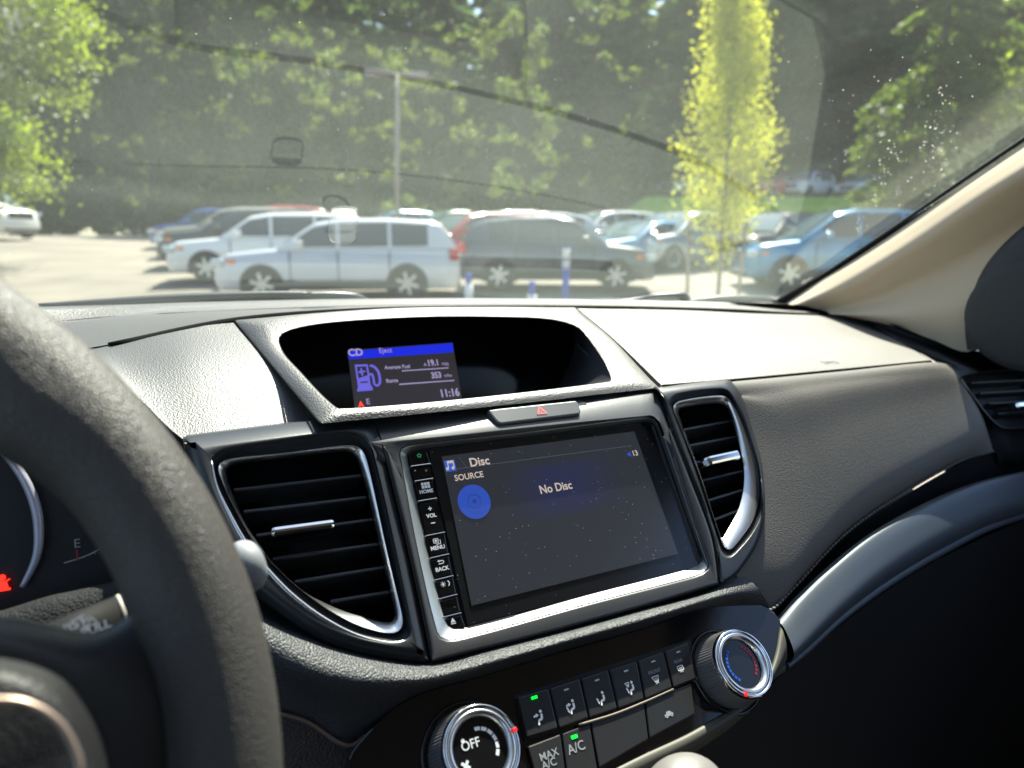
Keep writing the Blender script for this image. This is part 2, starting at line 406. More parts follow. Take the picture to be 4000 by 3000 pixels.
_nn = MATS['dried_drop'].node_tree; _tb = _nn.nodes.new('ShaderNodeBsdfTranslucent'); _tb.inputs[0].default_value = (.7, .68, .6, 1); _tt = _nn.nodes.new('ShaderNodeBsdfTransparent'); _m2 = _nn.nodes.new('ShaderNodeMixShader'); _m2.inputs[0].default_value = .5
_nn.links.new(_tt.outputs[0], _m2.inputs[1]); _nn.links.new(_tb.outputs[0], _m2.inputs[2]); _nn.links.new(_m2.outputs[0], _nn.nodes['Material Output'].inputs[0])

# ---- dashboard
dash = thing('dashboard', 'black grained dashboard lit by the sun, spanning from the steering wheel to the right door', 'dashboard', W((.24, .6, -.3)))
base_r = [(-500, 1235, .76), (-400, 1225, .78), (0, 1203, .83), (400, 1190, .86), (900, 1175, .89), (1400, 1166, .90), (2000, 1165, .90), (2600, 1174, .875), (2850, 1180, .85), (3060, 1186, .80), (3180, 1209, .73)]
g1_r = [(-500, 1310, .66), (-400, 1300, .67), (0, 1280, .69), (400, 1240, .71), (900, 1213, .72), (1400, 1196, .72), (2000, 1188, .72), (2600, 1189, .715), (2850, 1193, .71), (3060, 1203, .70), (3240, 1220, .69)]
g2_r = [(-500, 1445, .53), (-400, 1430, .54), (0, 1405, .55), (430, 1345, .565), (920, 1246, .60), (1400, 1209, .605), (1900, 1198, .61), (2400, 1199, .615), (2850, 1210, .62), (3060, 1221, .635), (3320, 1232, .66)]
crest_r = [(x, y + (.5 if x < 3000 else 0), max(.68, yc - .13)) for x, y, yc in base_r]
base3 = [p - A([0, 0, .028 if p[0] < .86 else .008]) for p in Yr(base_r)]
sheet('rear_top_strip', [base3, [a * .5 + b * .5 + A([0, 0, .001]) for a, b in zip(base3, Yr(crest_r))], Yr(crest_r), Yr(g1_r), Yr(g2_r)], leather, dash, nr=24, nc=90)
bf = [tuple(p - A([0, 0, .02 + .04 * k])) for k in (0, 1) for p in []]
edge = base3; sheet('front_lip', [edge, [p + A([0, .03, -.012]) for p in edge], [p + A([0, .06, -.06]) for p in edge]], dark, dash, nr=6, nc=60)
def seam_line(name, pts, r=.0011, up=.0002, n=60, m=seamm):
    P = catmull(pts, n); return tubeo(name, [p * (1 - up) for p in P], r, m, dash, n=6)
seam_line('rear_seam', [p - A([0, 0, .0006]) for p in Yr(g1_r)], .0012)
seam_line('top_seam', [p - A([0, 0, .0028]) for p in Yr(g2_r[3:])], .0046)
# left panel, between the binnacle and the display hood
lp_t = [(-400, 1433, .54), (0, 1408, .55), (250, 1378, .56), (430, 1349, .565), (700, 1292, .58), (903, 1252, .60)]
lp_b = [(-400, 1660, .43), (100, 1560, .45), (430, 1640, .43), (640, 1800, .40), (900, 1780, .40), (1245, 1680, .40)]
LB_ = [PY(*p) for p in lp_b[:3]] + [S(645, 1800, -.016), S(900, 1775, -.018), S(1340, 1722, -.024)]
sheet('left_top_panel', [Yr(lp_t), [(p * .5 + q * .5) + A([0, 0, .009]) for p, q in zip(Yr(lp_t), LB_)][:-1] + [PY(1100, 1462, .492)], LB_], leather, dash, nr=26, nc=50)
# hood around the trip display
def yl(L): return [PY(p[0], p[1], p[2]) for p in L]
out = loop2([[(912, 1250, .60), (1500, 1207, .605), (1900, 1200, .61), (2246, 1201, .61)], [(2246, 1201, .61), (2400, 1330, .52), (2578, 1514, .415)],
             [(2578, 1514, .415), (1900, 1590, .405), (1252, 1655, .398)], [(1252, 1655, .398), (1080, 1450, .49), (912, 1250, .60)]], 24, 0)
rim = loop2([[(1076, 1300, .55), (1203, 1268, .56), (1475, 1244, .565), (1746, 1234, .565), (2017, 1237, .565), (2187, 1245, .56), (2262, 1272, .55)],
             [(2262, 1272, .55), (2320, 1350, .51), (2370, 1430, .46), (2396, 1500, .425)], [(2396, 1500, .425), (2166, 1536, .418), (1678, 1594, .41), (1345, 1620, .405)],
             [(1345, 1620, .405), (1268, 1556, .43), (1170, 1451, .48), (1102, 1376, .52), (1076, 1300, .55)]], 24, 3)
GP = Plane(PY(1650, 1480, .60), 32)
rim2 = rim.copy(); rim2 = inset(rim, 3); rim3 = inset(rim, 3)
glo = loop2([[(1040, 1262), (1203, 1250), (1475, 1226), (1746, 1218), (2017, 1222), (2190, 1236), (2250, 1262)],
             [(2250, 1262), (2248, 1336), (2222, 1430), (2166, 1535)], [(2166, 1545), (1900, 1590), (1678, 1610), (1345, 1640)],
             [(1345, 1640), (1240, 1560), (1130, 1440), (1040, 1290)]], 24, 3)
o3 = [PY(*p) for p in out]; r3 = [PY(*p) for p in rim]; i3 = [PY(p[0], p[1], p[2] + .004) for p in rim2]; w3 = [PY(p[0], p[1], p[2] + .018) for p in rim3]
mid = [a * .35 + b * .65 + A([0, 0, .005]) for a, b in zip(o3, r3)]
q1 = [a * .8 + b * .2 + A([0, 0, .002]) for a, b in zip(o3, r3)]
ringo('display_hood', [(o3, 0), (q1, 0), (mid, 0), (r3, 0)], None, leather_pad, dash)
g3 = [GP(p[0], p[1]) for p in glo]
hw = ringo('hood_inner_wall', [(r3, 0), (i3, 0), ([a * .5 + b * .5 for a, b in zip(w3, g3)], 0), (g3, 0)], None, satin_grey, dash)
seam_line('hood_left_seam', [PY(*p) for p in [(912, 1249, .60), (1080, 1450, .489), (1252, 1656, .397)]], .0009)
seam_line('hood_right_seam', [PY(*p) for p in [(2246, 1201, .609), (2400, 1330, .519), (2578, 1514, .414)]], .0009)
tubeo('hood_highlight_ridge', [a for a in lin([PY(2250, 1338, .585), PY(2345, 1440, .50), PY(2393, 1498, .436)], 10)] + [PY(2375, 1512, .434), PY(2325, 1516, .434)], .0013, silver, dash, n=8)  # silver ridge put in for the highlight along the cheek
# passenger airbag pad and front face
pt = [(2252, 1204, .61), (2700, 1209, .62), (3000, 1224, .63), (3318, 1235, .66)]
pb = [(2588, 1508, .415), (2900, 1482, .417), (3300, 1444, .42), (3636, 1411, .42)]
pl_ = [(2252, 1204, .61), (2405, 1330, .522), (2588, 1508, .415)]; pr_ = [(3318, 1235, .66), (3480, 1318, .54), (3560, 1362, .475), (3636, 1411, .42)]
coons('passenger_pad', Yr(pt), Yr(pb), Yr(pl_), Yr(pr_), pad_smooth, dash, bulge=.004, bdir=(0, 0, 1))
text('embossed_mark', 'SRS', Plane(PY(3270, 1420, .435), 86), 3218, 1424, 7, inkfaint, dash, off=.004, sx=1.6)
ft = [(2592, 1513, .412), (2900, 1487, .414), (3300, 1449, .418), (3640, 1415, .418), (3712, 1424, .42)]
fl = [(2592, 1513, .412), (2770, 1530, .408), (2885, 1560, .398), (2925, 1685, .382), (2965, 1807, .366), (2982, 1960, .348), (2966, 2070, .336), (2925, 2160, .327), (2870, 2240, .320)]
fb = [(2870, 2240, .320), (2945, 2330, .314), (3024, 2372, .311), (3100, 2295, .32), (3300, 2085, .338), (3500, 1942, .35), (3750, 1800, .362), (3880, 1760, .37)]
fr_ = [(3712, 1424, .42), (3775, 1510, .412), (3835, 1620, .395), (3880, 1760, .37)]
def ffront():
    n, k = 44, 44
    T, B, Lf, Rt = catmull(Yr(ft), n), catmull(Yr(fb), n), catmull(Yr(fl), k), catmull(Yr(fr_), k); rows = []
    bd = nz(A([0, -1, .8]))
    for i in range(k):
        v = i / (k - 1); r = []
        for j in range(n):
            u = j / (n - 1)
            p = (1 - v) * T[j] + v * B[j] + (1 - u) * Lf[i] + u * Rt[i] - ((1 - u) * (1 - v) * T[0] + u * (1 - v) * T[-1] + (1 - u) * v * B[0] + u * v * B[-1])
            r.append(p + bd * .013 * (1 - (1 - v) ** 1.0 * 0 - (2 * v - 1) ** 4) * (1 - max(0, 1 - u / .25) ** 2) * (1 - max(0, (u - .8) / .2) ** 3))
        rows.append(r)
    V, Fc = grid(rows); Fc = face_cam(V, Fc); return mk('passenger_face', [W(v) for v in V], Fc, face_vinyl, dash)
ffront()
seam_line('pad_front_seam', Yr(pb), .0013, up=.001)
sheet('shoulder_edge', [Yr(pr_), [PY(p[0] + 18, p[1] + 8, p[2]) for p in pr_], [PY(p[0] + 26, p[1] + 30, p[2] + .02) for p in pr_]], leather_pad, dash, nr=5, nc=30)
stitch = catmull(Yr([(3000, 2384, .308), (3024, 2376, .309), (3100, 2298, .318), (3300, 2088, .336), (3500, 1945, .348), (3750, 1803, .36), (3884, 1762, .368)]), 90)
parts = []
for i in range(0, 89): 
    p, q = stitch[i], stitch[i + 1]; parts.append(tube([p * .997 + (q - p) * .15, p * .9945 + (q - p) * .5, p * .997 + (q - p) * .85], [.0009, .0012, .0009], 6))
V, Fc = merge(parts); mk('stitching', [W(v) for v in V], Fc, mat('stitch_thread', (.16, .15, .14), .7), dash)
# padded roll under the centre stack
rt = [(980, 2330, -.02), (1100, 2405, -.012), (1182, 2462, -.006), (1303, 2522, -.003), (1484, 2572, -.002), (1683, 2592, -.002), (1900, 2538, -.002), (2250, 2450, -.002), (2500, 2382, -.002), (2766, 2310, -.002), (2892, 2232, -.004)]
rc = [(970, 2500, .004), (1095, 2575, .006), (1200, 2622, .008), (1320, 2655, .009), (1490, 2668, .009), (1690, 2652, .008), (1900, 2597, .008), (2250, 2497, .008), (2500, 2428, .008), (2760, 2346, .006), (2960, 2296, .0)]
rl = [(970, 2770, -.012), (1095, 2788, -.012), (1210, 2825, -.012), (1320, 2900, -.012), (1430, 2876, -.012), (1600, 2735, -.012), (1900, 2646, -.012), (2250, 2535, -.012), (2500, 2468, -.012), (2740, 2385, -.012), (3024, 2392, -.012)]
sheet('padded_roll', [Sr(rt), Sr([((a[0] + b[0]) / 2, (a[1] + b[1]) / 2, b[2] - .003) for a, b in zip(rt, rc)]), Sr(rc), Sr([((a[0] + b[0]) / 2, (a[1] + b[1]) / 2, -.003) for a, b in zip(rl, rc)]), Sr(rl)], leather_shade, dash, nr=22, nc=110)
tubeo('knee_panel_piping', catmull([S(p[0], p[1], p[2] + .002) for p in [(960, 2765, -.012)] + rl[1:4] + [(1375, 2912, -.012), (1430, 2872, -.012)]], 40), .0011, mat('brown_thread', (.16, .10, .07), .6), dash, n=6)
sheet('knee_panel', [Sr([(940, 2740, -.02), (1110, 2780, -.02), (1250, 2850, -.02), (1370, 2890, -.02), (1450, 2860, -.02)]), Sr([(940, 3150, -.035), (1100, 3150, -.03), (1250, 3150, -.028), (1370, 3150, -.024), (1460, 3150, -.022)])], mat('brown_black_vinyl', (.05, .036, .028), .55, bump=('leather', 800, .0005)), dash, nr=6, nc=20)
# right end of the dashboard
er = [[PY(3318, 1232, .67), PX(3480, 1262, .86), PX(3600, 1310, .87), PX(3770, 1362, .885), PX(3860, 1375, .89), PX(4100, 1420, .90)],
      [PY(3480, 1325, .55), PY(3600, 1380, .48), PY(3700, 1410, .46), PY(3850, 1440, .46), PY(3950, 1455, .46), PY(4150, 1480, .45)],
      [PY(3720, 1470, .43), PY(3760, 1475, .43), PY(3850, 1480, .43), PY(3950, 1490, .425), PY(4050, 1500, .42), PY(4200, 1510, .41)],
      [PY(3900, 1790, .385), PY(3930, 1785, .385), PY(3960, 1780, .38), PY(4000, 1775, .38), PY(4100, 1770, .375), PY(4250, 1760, .37)],
      [PY(3880, 1850, .40), PY(3930, 1850, .40), PY(3960, 1850, .40), PY(4000, 1850, .40), PY(4100, 1850, .39), PY(4250, 1850, .38)]]
sheet('right_end_panel', er, dark, dash, nr=20, nc=24)
# lower dash: shadowed shelf, silver band, glovebox
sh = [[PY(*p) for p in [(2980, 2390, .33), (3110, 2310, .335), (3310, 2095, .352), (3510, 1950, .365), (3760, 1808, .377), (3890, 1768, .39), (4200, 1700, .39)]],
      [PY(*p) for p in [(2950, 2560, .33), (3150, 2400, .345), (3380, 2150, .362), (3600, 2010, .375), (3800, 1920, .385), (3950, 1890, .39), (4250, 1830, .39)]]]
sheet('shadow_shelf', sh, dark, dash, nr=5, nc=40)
bt = [(3052, 2432, .30), (3120, 2352, .305), (3250, 2226, .315), (3400, 2104, .325), (3550, 2012, .335), (3700, 1937, .345), (3850, 1882, .352), (4080, 1828, .36)]
bb = [(3072, 2618, .285), (3150, 2556, .29), (3260, 2455, .298), (3410, 2340, .308), (3560, 2242, .318), (3710, 2157, .327), (3860, 2080, .334), (4090, 2000, .342)]
def band(name, t, b, m, parent, off=.008, nc=60):
    T, B = Yr(t), Yr(b); R = lambda w, o: [(p * (1 - w) + q * w) + A([0, -1, .3]) * o for p, q in zip(T, B)]
    return sheet(name, [R(0, -.006), R(.03, 0), R(.35, off * .75), R(.6, off), R(.8, off * .6), R(.84, off * .15), R(.88, off * .35), R(.96, off * .3), R(1, -.006)], m, parent, nr=40, nc=nc)
band('silver_band', bt, bb, silver, dash)
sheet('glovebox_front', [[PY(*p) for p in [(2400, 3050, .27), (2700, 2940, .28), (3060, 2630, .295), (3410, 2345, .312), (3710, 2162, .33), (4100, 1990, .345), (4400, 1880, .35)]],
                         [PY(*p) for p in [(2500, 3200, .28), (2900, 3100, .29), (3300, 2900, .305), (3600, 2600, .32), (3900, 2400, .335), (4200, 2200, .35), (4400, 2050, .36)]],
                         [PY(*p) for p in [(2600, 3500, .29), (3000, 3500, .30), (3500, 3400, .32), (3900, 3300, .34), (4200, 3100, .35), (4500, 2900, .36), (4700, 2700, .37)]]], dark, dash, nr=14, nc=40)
# hidden body of the dashboard
prof = [(.97, -.13), (.75, -.135), (.68, -.2), (.58, -.24), (.52, -.32), (.46, -.45), (.44, -.9)]
V, Fc = grid([[A([x, y, z]) for x in np.linspace(-.72, .93, 8)] for y, z in prof]); Fc = face_cam(V, Fc); mk('dash_carcass', [W(v) for v in V], Fc, dark, dash)
# defroster slot by the glass
def topz(x, yc):       # height of the rear strip at a cabin position
    q = [p for p in base3]; b_ = A([np.interp(x, [p[0] for p in q], [p[k] for p in q]) for k in (1, 2)]); c_ = Yr(crest_r); c_ = A([np.interp(x, [p[0] for p in c_], [p[k] for p in c_]) for k in (1, 2)])
    return float(np.interp(yc, [c_[0], b_[0]], [c_[1], b_[1]]))
xs_ = [.03, .16, .30, .44, .61]; ys_ = [.846 - .33 * (x - .24) ** 2 for x in xs_]
df = [A([x, y + .008, topz(x, y + .008)]) for x, y in zip(xs_, ys_)]; df2 = [A([x, y - .008, topz(x, y - .008)]) for x, y in zip(xs_, ys_)]
from mathutils.bvhtree import BVHTree
_st = [o for o in COL.objects if o.name == 'rear_top_strip'][0]; _bv = BVHTree.FromPolygons([v.co + LOC[_st] for v in _st.data.vertices], [tuple(p.vertices) for p in _st.data.polygons])
def drop(p):
    h = _bv.ray_cast(Vector([float(c) for c in W(p + A([0, 0, .05]))]), Vector([float(-c) for c in M.T @ A([0, 0, 1.])])); return p if h[0] is None else M @ (A(h[0]) - A([0, 0, CAMH]))
df = [drop(p) for p in catmull(df, 30)]; df2 = [drop(p) for p in catmull(df2, 30)]
dfo = sheet('defroster_slot', [[p + A([0, 0, .0030]) for p in df], [p + A([0, 0, .0030]) for p in df2]], seamm, dash, nr=3, nc=40)
parts = []
a_, b_ = catmull(df, 60), catmull(df2, 60)
for i in range(1, 59): parts.append(boxc((a_[i] + b_[i]) / 2 + A([0, 0, .004]), (b_[i] - a_[i], (1, 0, 0), (0, 0, 1)), (.008, .0006, .0008)))
V, Fc = merge(parts); mk('defroster_grille', [W(v) for v in V], Fc, dark, dash, smooth=False)

# ---- centre fascia
fas = thing('centre_fascia', 'satin black centre fascia plate framing two vents and the touchscreen', 'fascia panel', W(S(2000, 2000)))
lo_ = loop2([[(712, 1708, -.008), (900, 1683, -.008), (1200, 1647, -.008), (1417, 1624, -.012)], [(1417, 1624, -.012), (1462, 1652, -.003), (1496, 1745), (1592, 2142), (1670, 2504), (1682, 2588)],
             [(1682, 2588), (1484, 2564), (1303, 2516), (1182, 2456), (995, 2317)], [(995, 2317), (900, 2180), (820, 2020), (736, 1799, -.002), (712, 1708, -.008)]], 30, 1)
lip = loop2([[(822, 1785), (860, 1762), (1100, 1725), (1375, 1690), (1432, 1715)], [(1432, 1715), (1470, 1820), (1540, 2150), (1612, 2485)], [(1612, 2485), (1570, 2508), (1400, 2482), (1260, 2412), (1140, 2322), (1060, 2240)],
             [(1060, 2240), (960, 2120), (890, 2000), (845, 1900), (822, 1785)]], 30, 3)
co = loop2([[(842, 1822), (862, 1795), (1100, 1768), (1390, 1734), (1424, 1750)], [(1424, 1750), (1450, 1850), (1515, 2150), (1584, 2440)], [(1584, 2440), (1565, 2474), (1508, 2478), (1393, 2445), (1273, 2380), (1152, 2289), (1062, 2205)],
            [(1062, 2205), (989, 2118), (929, 2016), (872, 1901), (842, 1822)]], 30, 3)
ci = loop2([[(876, 1830), (896, 1815), (1100, 1790), (1370, 1762), (1392, 1776)], [(1392, 1776), (1430, 1900), (1495, 2180), (1551, 2420)], [(1551, 2420), (1532, 2438), (1453, 2420), (1333, 2385), (1225, 2335), (1122, 2263), (1075, 2212)],
            [(1075, 2212), (1010, 2125), (948, 2025), (899, 1910), (876, 1830)]], 30, 3)
ringo('vent_housing_left', [(inset(lo_, -6), -.02), (lo_, 0), (inset(lo_, 46, .1), .0015), (inset(lip, -8), .0015), (lip, .0), (inset(lip, 8), -.004), (co, -.005), (inset(co, 6), -.012)], S, satin, fas)
right_seam = [(2541, 1512, -.012), (2575, 1536, -.006), (2602, 1597), (2622, 1671), (2703, 1875), (2785, 2098), (2805, 2234), (2812, 2282)]
ctr = loop2([[(1420, 1618, -.016), (1700, 1592, -.016), (2100, 1550, -.016), (2541, 1508, -.016)], [(2541, 1508, -.016), (2580, 1545, -.007), (2622, 1671), (2703, 1875), (2785, 2098), (2812, 2282)],
             [(2812, 2282), (2500, 2375), (2100, 2484), (1684, 2588)], [(1684, 2588), (1672, 2504), (1594, 2142), (1498, 1745), (1464, 1670, -.007), (1420, 1618, -.016)]], 30, 0)
def topmix(L, k, dy):   # rounded upper shoulder of the middle section
    o = L.copy()
    for i in range(len(o)):
        if o[i, 2] < -.001:
            o[i, 1] += dy; o[i, 2] *= k
    return o
so_ = loop2([[(1557, 1752), (1575, 1742), (2050, 1688), (2545, 1627), (2572, 1636)], [(2572, 1636), (2640, 1830), (2710, 2040), (2772, 2222)], [(2772, 2222), (2760, 2238), (2300, 2357), (1740, 2507), (1712, 2492)], [(1712, 2492), (1670, 2330), (1610, 2050), (1557, 1752)]], 30, 1)
si_ = loop2([[(1586, 1770), (1596, 1760), (2050, 1705), (2540, 1643), (2556, 1650)], [(2556, 1650), (2620, 1830), (2690, 2040), (2748, 2188)], [(2748, 2188), (2738, 2205), (2300, 2320), (1790, 2457), (1752, 2434)], [(1752, 2434), (1700, 2260), (1640, 2010), (1586, 1770)]], 30, 1)
c1 = topmix(ctr, .55, 30); c2 = topmix(ctr, .22, 62); c3 = topmix(ctr, .0, 100)
for c_, d_ in ((c1, 3), (c2, 8), (c3, 14)): c_[:, :2] = inset(c_, d_)[:, :2]
ringo('screen_surround', [(inset(ctr, -4), -.02), (ctr, -.0012), (c1, .0002), (c2, .0012), (c3, .0014), (inset(so_, -10), .001), (so_, -.001), (inset(so_, 4), -.004)], S, satin_grey, fas)
ringo('silver_screen_trim', [(inset(so_, 1), -.0015), (inset(so_, 3), -.001), (si_, -.0068), (inset(si_, 4), -.012)], S, mat('screen_trim_silver', (.62, .63, .62), .36, metal=.9), fas)
rh = loop2([[(2541, 1512, -.012), (2650, 1499, -.010), (2760, 1487, -.010), (2850, 1482, -.010)], [(2850, 1482, -.010), (2882, 1506, -.006), (2907, 1570, -.002), (2941, 1685), (2975, 1807), (2987, 1942), (2983, 2051), (2948, 2146), (2893, 2227)],
            [(2893, 2227), (2870, 2250), (2840, 2270), (2812, 2282)], list(reversed(right_seam))], 30, 1)
rlip = loop2([[(2610, 1570), (2640, 1542), (2820, 1520), (2852, 1535)], [(2852, 1535), (2900, 1630), (2938, 1740), (2972, 1861), (2976, 1980), (2942, 2075), (2872, 2160)], [(2872, 2160), (2850, 2175), (2830, 2172), (2812, 2150)], [(2812, 2150), (2780, 2050), (2700, 1810), (2610, 1570)]], 30, 2)
rco = loop2([[(2622, 1590), (2650, 1565), (2815, 1541), (2850, 1552)], [(2850, 1552), (2887, 1615), (2922, 1700), (2954, 1793), (2969, 1875), (2966, 1963), (2938, 2044), (2875, 2130)], [(2875, 2130), (2855, 2148), (2838, 2148), (2822, 2132)], [(2822, 2132), (2790, 2040), (2724, 1841), (2622, 1590)]], 30, 2)
rci = loop2([[(2642, 1603), (2662, 1592), (2805, 1574), (2840, 1586)], [(2840, 1586), (2866, 1655), (2894, 1759), (2908, 1834), (2905, 1915), (2883, 1997), (2838, 2078)], [(2838, 2078), (2828, 2096), (2822, 2104), (2812, 2094)], [(2812, 2094), (2785, 2010), (2722, 1815), (2642, 1603)]], 30, 2)
ringo('vent_housing_right', [(inset(rh, -5), -.02), (rh, 0), (inset(rh, 14, .3), .0015), (inset(rlip, -6), .0015), (rlip, 0), (inset(rlip, 5), -.004), (rco, -.005), (inset(rco, 5), -.012)], S, satin, fas)
for nm, pts in (('left_seam', [(1417, 1624, -.014), (1463, 1662, -.004), (1497, 1748, .001), (1593, 2142, .001), (1671, 2504, .001), (1683, 2588, 0)]), ('right_seam', [(2541, 1512, -.014), (2577, 1545, -.005), (2622, 1671, .001), (2703, 1875, .001), (2785, 2098, .001), (2812, 2280, .001)])):
    P = catmull([S(x, y, o) for x, y, o in pts], 40); tubeo('fascia_seam', P, .0006, seamm, fas, n=6)

tubeo('vent_lip_highlight', catmull([S(x, y, .0006) for x, y in [(826, 1800), (846, 1900), (897, 2010), (962, 2125), (1042, 2225), (1140, 2325), (1262, 2415), (1400, 2484), (1530, 2511), (1596, 2500)]], 50), [.0004 + .0010 * math.sin(math.pi * i / 49) for i in range(50)], chrome, fas, n=8)  # chrome line shaped for the highlight on the bezel lip
# ---- vents
def vent(name, label, co, ci, slats, tab, depth=.034, loc=None, brightslat=False, group='air vents'):
    t = thing(name, label, 'air vent', W(loc), group)
    ringo('chrome_ring', [(inset(co, -1), -.006), (inset(co, 2), -.0035), (inset(co, 5), -.003), (ci, -.0065), (inset(ci, 2), -.012)], S, chrome, t)
    ringo('vent_duct', [(inset(ci, -1), -.010), (ci, -depth)], S, dark, t, cap=True)
    for (a, b) in slats:
        pa, pb = S(*a, -.013), S(*b, -.013); ax = nz(pb - pa); dn = nz(-S.n * 1.0 - S.u * .35); up = np.cross(ax, dn)
        boxo('slat', (pa + pb) / 2 + dn * .006, (ax, dn, up), (np.linalg.norm(pb - pa) / 2, .007, .0011), satin, t, bevel=.0006)
    (x0, y0), (x1, y1), h = tab
    pa, pb = S(x0, y0, -.004), S(x1, y1, -.004); ax = nz(pb - pa); dn = S.n; up = np.cross(dn, ax)
    hh = np.linalg.norm(S(x0, y0 + h / 2, -.004) - S(x0, y0 - h / 2, -.004)) / 2
    boxo('direction_tab', (pa + pb) / 2 - dn * .005, (ax, dn, up), (np.linalg.norm(pb - pa) / 2, .008, hh), bright, t, bevel=.0022)
    return t
vent('air_vent', 'wide left air vent in a chrome ring between the steering wheel and the touchscreen', co, ci,
     [((912, 1916), (1410, 1859)), ((950, 2001), (1432, 1944)), ((1000, 2094), (1455, 2031)), ((1066, 2185), (1477, 2127)), ((1150, 2274), (1500, 2218)), ((1290, 2352), (1520, 2314))],
     ((1056, 2082), (1306, 2048), 40), loc=S(1250, 2100))
vent('air_vent', 'narrow right air vent with a thick chrome edge, between the touchscreen and the passenger panel', rco, rci,
     [((2662, 1681), (2862, 1644)), ((2680, 1744), (2884, 1705)), ((2703, 1812), (2900, 1772)), ((2724, 1882), (2906, 1840)), ((2752, 1960), (2902, 1915)), ((2780, 2035), (2880, 1997))],
     ((2762, 1803), (2885, 1776), 34), loc=S(2780, 1800))
vo = thing('air_vent', 'dark outer air vent at the far right end of the dashboard by the door', 'air vent', W(PY(4000, 1570, .42)), 'air vents')
VP_ = Plane(PY(3980, 1560, .396), 26)
vl = loop2([[(3740, 1472), (3850, 1455), (4000, 1440), (4250, 1420)], [(4250, 1420), (4260, 1500), (4265, 1560), (4270, 1640)], [(4270, 1640), (4100, 1662), (4000, 1668), (3915, 1672)], [(3915, 1672), (3860, 1620), (3800, 1540), (3740, 1472)]], 20, 3)
ringo('vent_duct', [(inset(vl, -4), .010), (vl, .006), (inset(vl, 4), -.03)], VP_, dark, vo, cap=True)
for k in range(4):
    y = 1500 + 40 * k; x0 = 3775 + 35 * k
    pa, pb = VP_(x0, y + 6, -.004), VP_(4260, y - 22, -.004); ax = nz(pb - pa); dn = nz(-VP_.n - VP_.u * .3)
    boxo('slat', (pa + pb) / 2, (ax, dn, np.cross(ax, dn)), (np.linalg.norm(pb - pa) / 2, .006, .0012), dark, vo, bevel=.0006)
pa, pb = VP_(3955, 1588, .006), VP_(4060, 1578, .006)
boxo('direction_tab', (pa + pb) / 2, (pb - pa, VP_.n, np.cross(pb - pa, VP_.n)), (np.linalg.norm(pb - pa) / 2, .006, .0035), bright, vo, bevel=.0022)

# ---- hazard button
hz = thing('hazard_button', 'long silver-grey hazard warning button with a red triangle above the touchscreen', 'button', W(S(2080, 1610, -.01)))
HB = Plane(S(2090, 1625, -.006), 52)
poly('button_recess', [(1875, 1598), (1895, 1594), (2262, 1562), (2292, 1575), (2290, 1600), (2284, 1632), (1950, 1664), (1925, 1655)], HB, .0016, .006, dark, hz)
poly('button_cap', [(1905, 1600), (2250, 1564), (2262, 1575), (2270, 1608), (2262, 1617), (1958, 1655), (1944, 1649), (1926, 1628)], HB, .006, .006, mat('hazard_cap', (.13, .13, .13), .35, metal=.4), hz, bevel=.0012)
o3h = HB(2102, 1628)
def tri(r, w):
    P = [(r * math.cos(R_(90 + 120 * k)), r * math.sin(R_(90 + 120 * k))) for k in range(3)]; return [seg(P[k], P[(k + 1) % 3], w) for k in range(3)]
flat('warning_triangle', tri(4.6, .6) + tri(2.7, .5) + [[(0, 1.0), (-.9, -.6), (.9, -.6)]], HB, o3h, 1, hazred, hz, off=.0066)

# ---- touchscreen head unit
hu = thing('touchscreen_radio', 'dusty touchscreen radio showing No Disc in the centre of the dashboard', 'car radio', W(S(2150, 2000)))
unit = [(1592, 1762), (2552, 1642), (2754, 2212), (1742, 2476)]
poly('unit_case', [(1586, 1752), (2560, 1636), (2762, 2216), (1738, 2484)], S, -.0075, .02, dark, hu)
poly('glass_panel', [(1672, 1757), (2549, 1648), (2748, 2207), (1826, 2446)], S, -.006, .003, touch, hu, bevel=.0004)
poly('silver_line', [(1828, 2449), (2012, 2401), (2012, 2404), (1829, 2453)], S, -.0056, .001, chrome, hu)  # thin chrome line along the lower edge of the glass
# lit screen, with its own 0..1 coordinates
sc4 = [S(x, y, -.0055) for x, y in [(1725, 1783), (2478, 1685), (2649, 2163), (1842, 2366)]]
lit = mk('lit_screen', [W(p) for p in sc4], [(3, 2, 1, 0)], screenm, hu, smooth=False, uvs=[(0, 1), (1, 1), (1, 0), (0, 0)])
def st(s, x, y, mm, m=scr_text, **kw): return text('lettering', s, SP, x, y, mm, m, lit, **kw)
SP = Plane(S(2150, 2000, -.0055), 35.8)
st('Disc', 1836, 1824, 5.9, bold=.2); st('SOURCE', 1777, 1880, 4.1, bold=.1, sx=.95); st('No Disc', 2110, 1930, 5.8, bold=.18, sx=.95); st('13', 2470, 1782, 4.1, bold=.12)
flat('title_line', [seg((0, 0), (150, -1.2), .35)], SP, SP(1738, 1838), 1, inkfaint, lit)
flat('title_tab_edge', [seg((0, 0), (4.5, -9), .3)], SP, SP(1790, 1786), 1, inkfaint, lit)
flat('disc_picture', disc(0, 0, 11.3, 48), SP, SP(1852, 1960), 1, scr_blue, lit)
flat('disc_ring', arc(0, 0, 4.3, 4.8, 0, 360, 32) + disc(0, 0, 1.5), SP, SP(1852, 1960), 1, black_line, lit, off=.0008)
flat('note_tile', [rect(-3.6, -3.8, 3.6, 3.8)], SP, SP(1758, 1820), 1, mat('note_blue', (0, 0, 0), .5, emis=(.02, .07, .35), es=.45), lit)
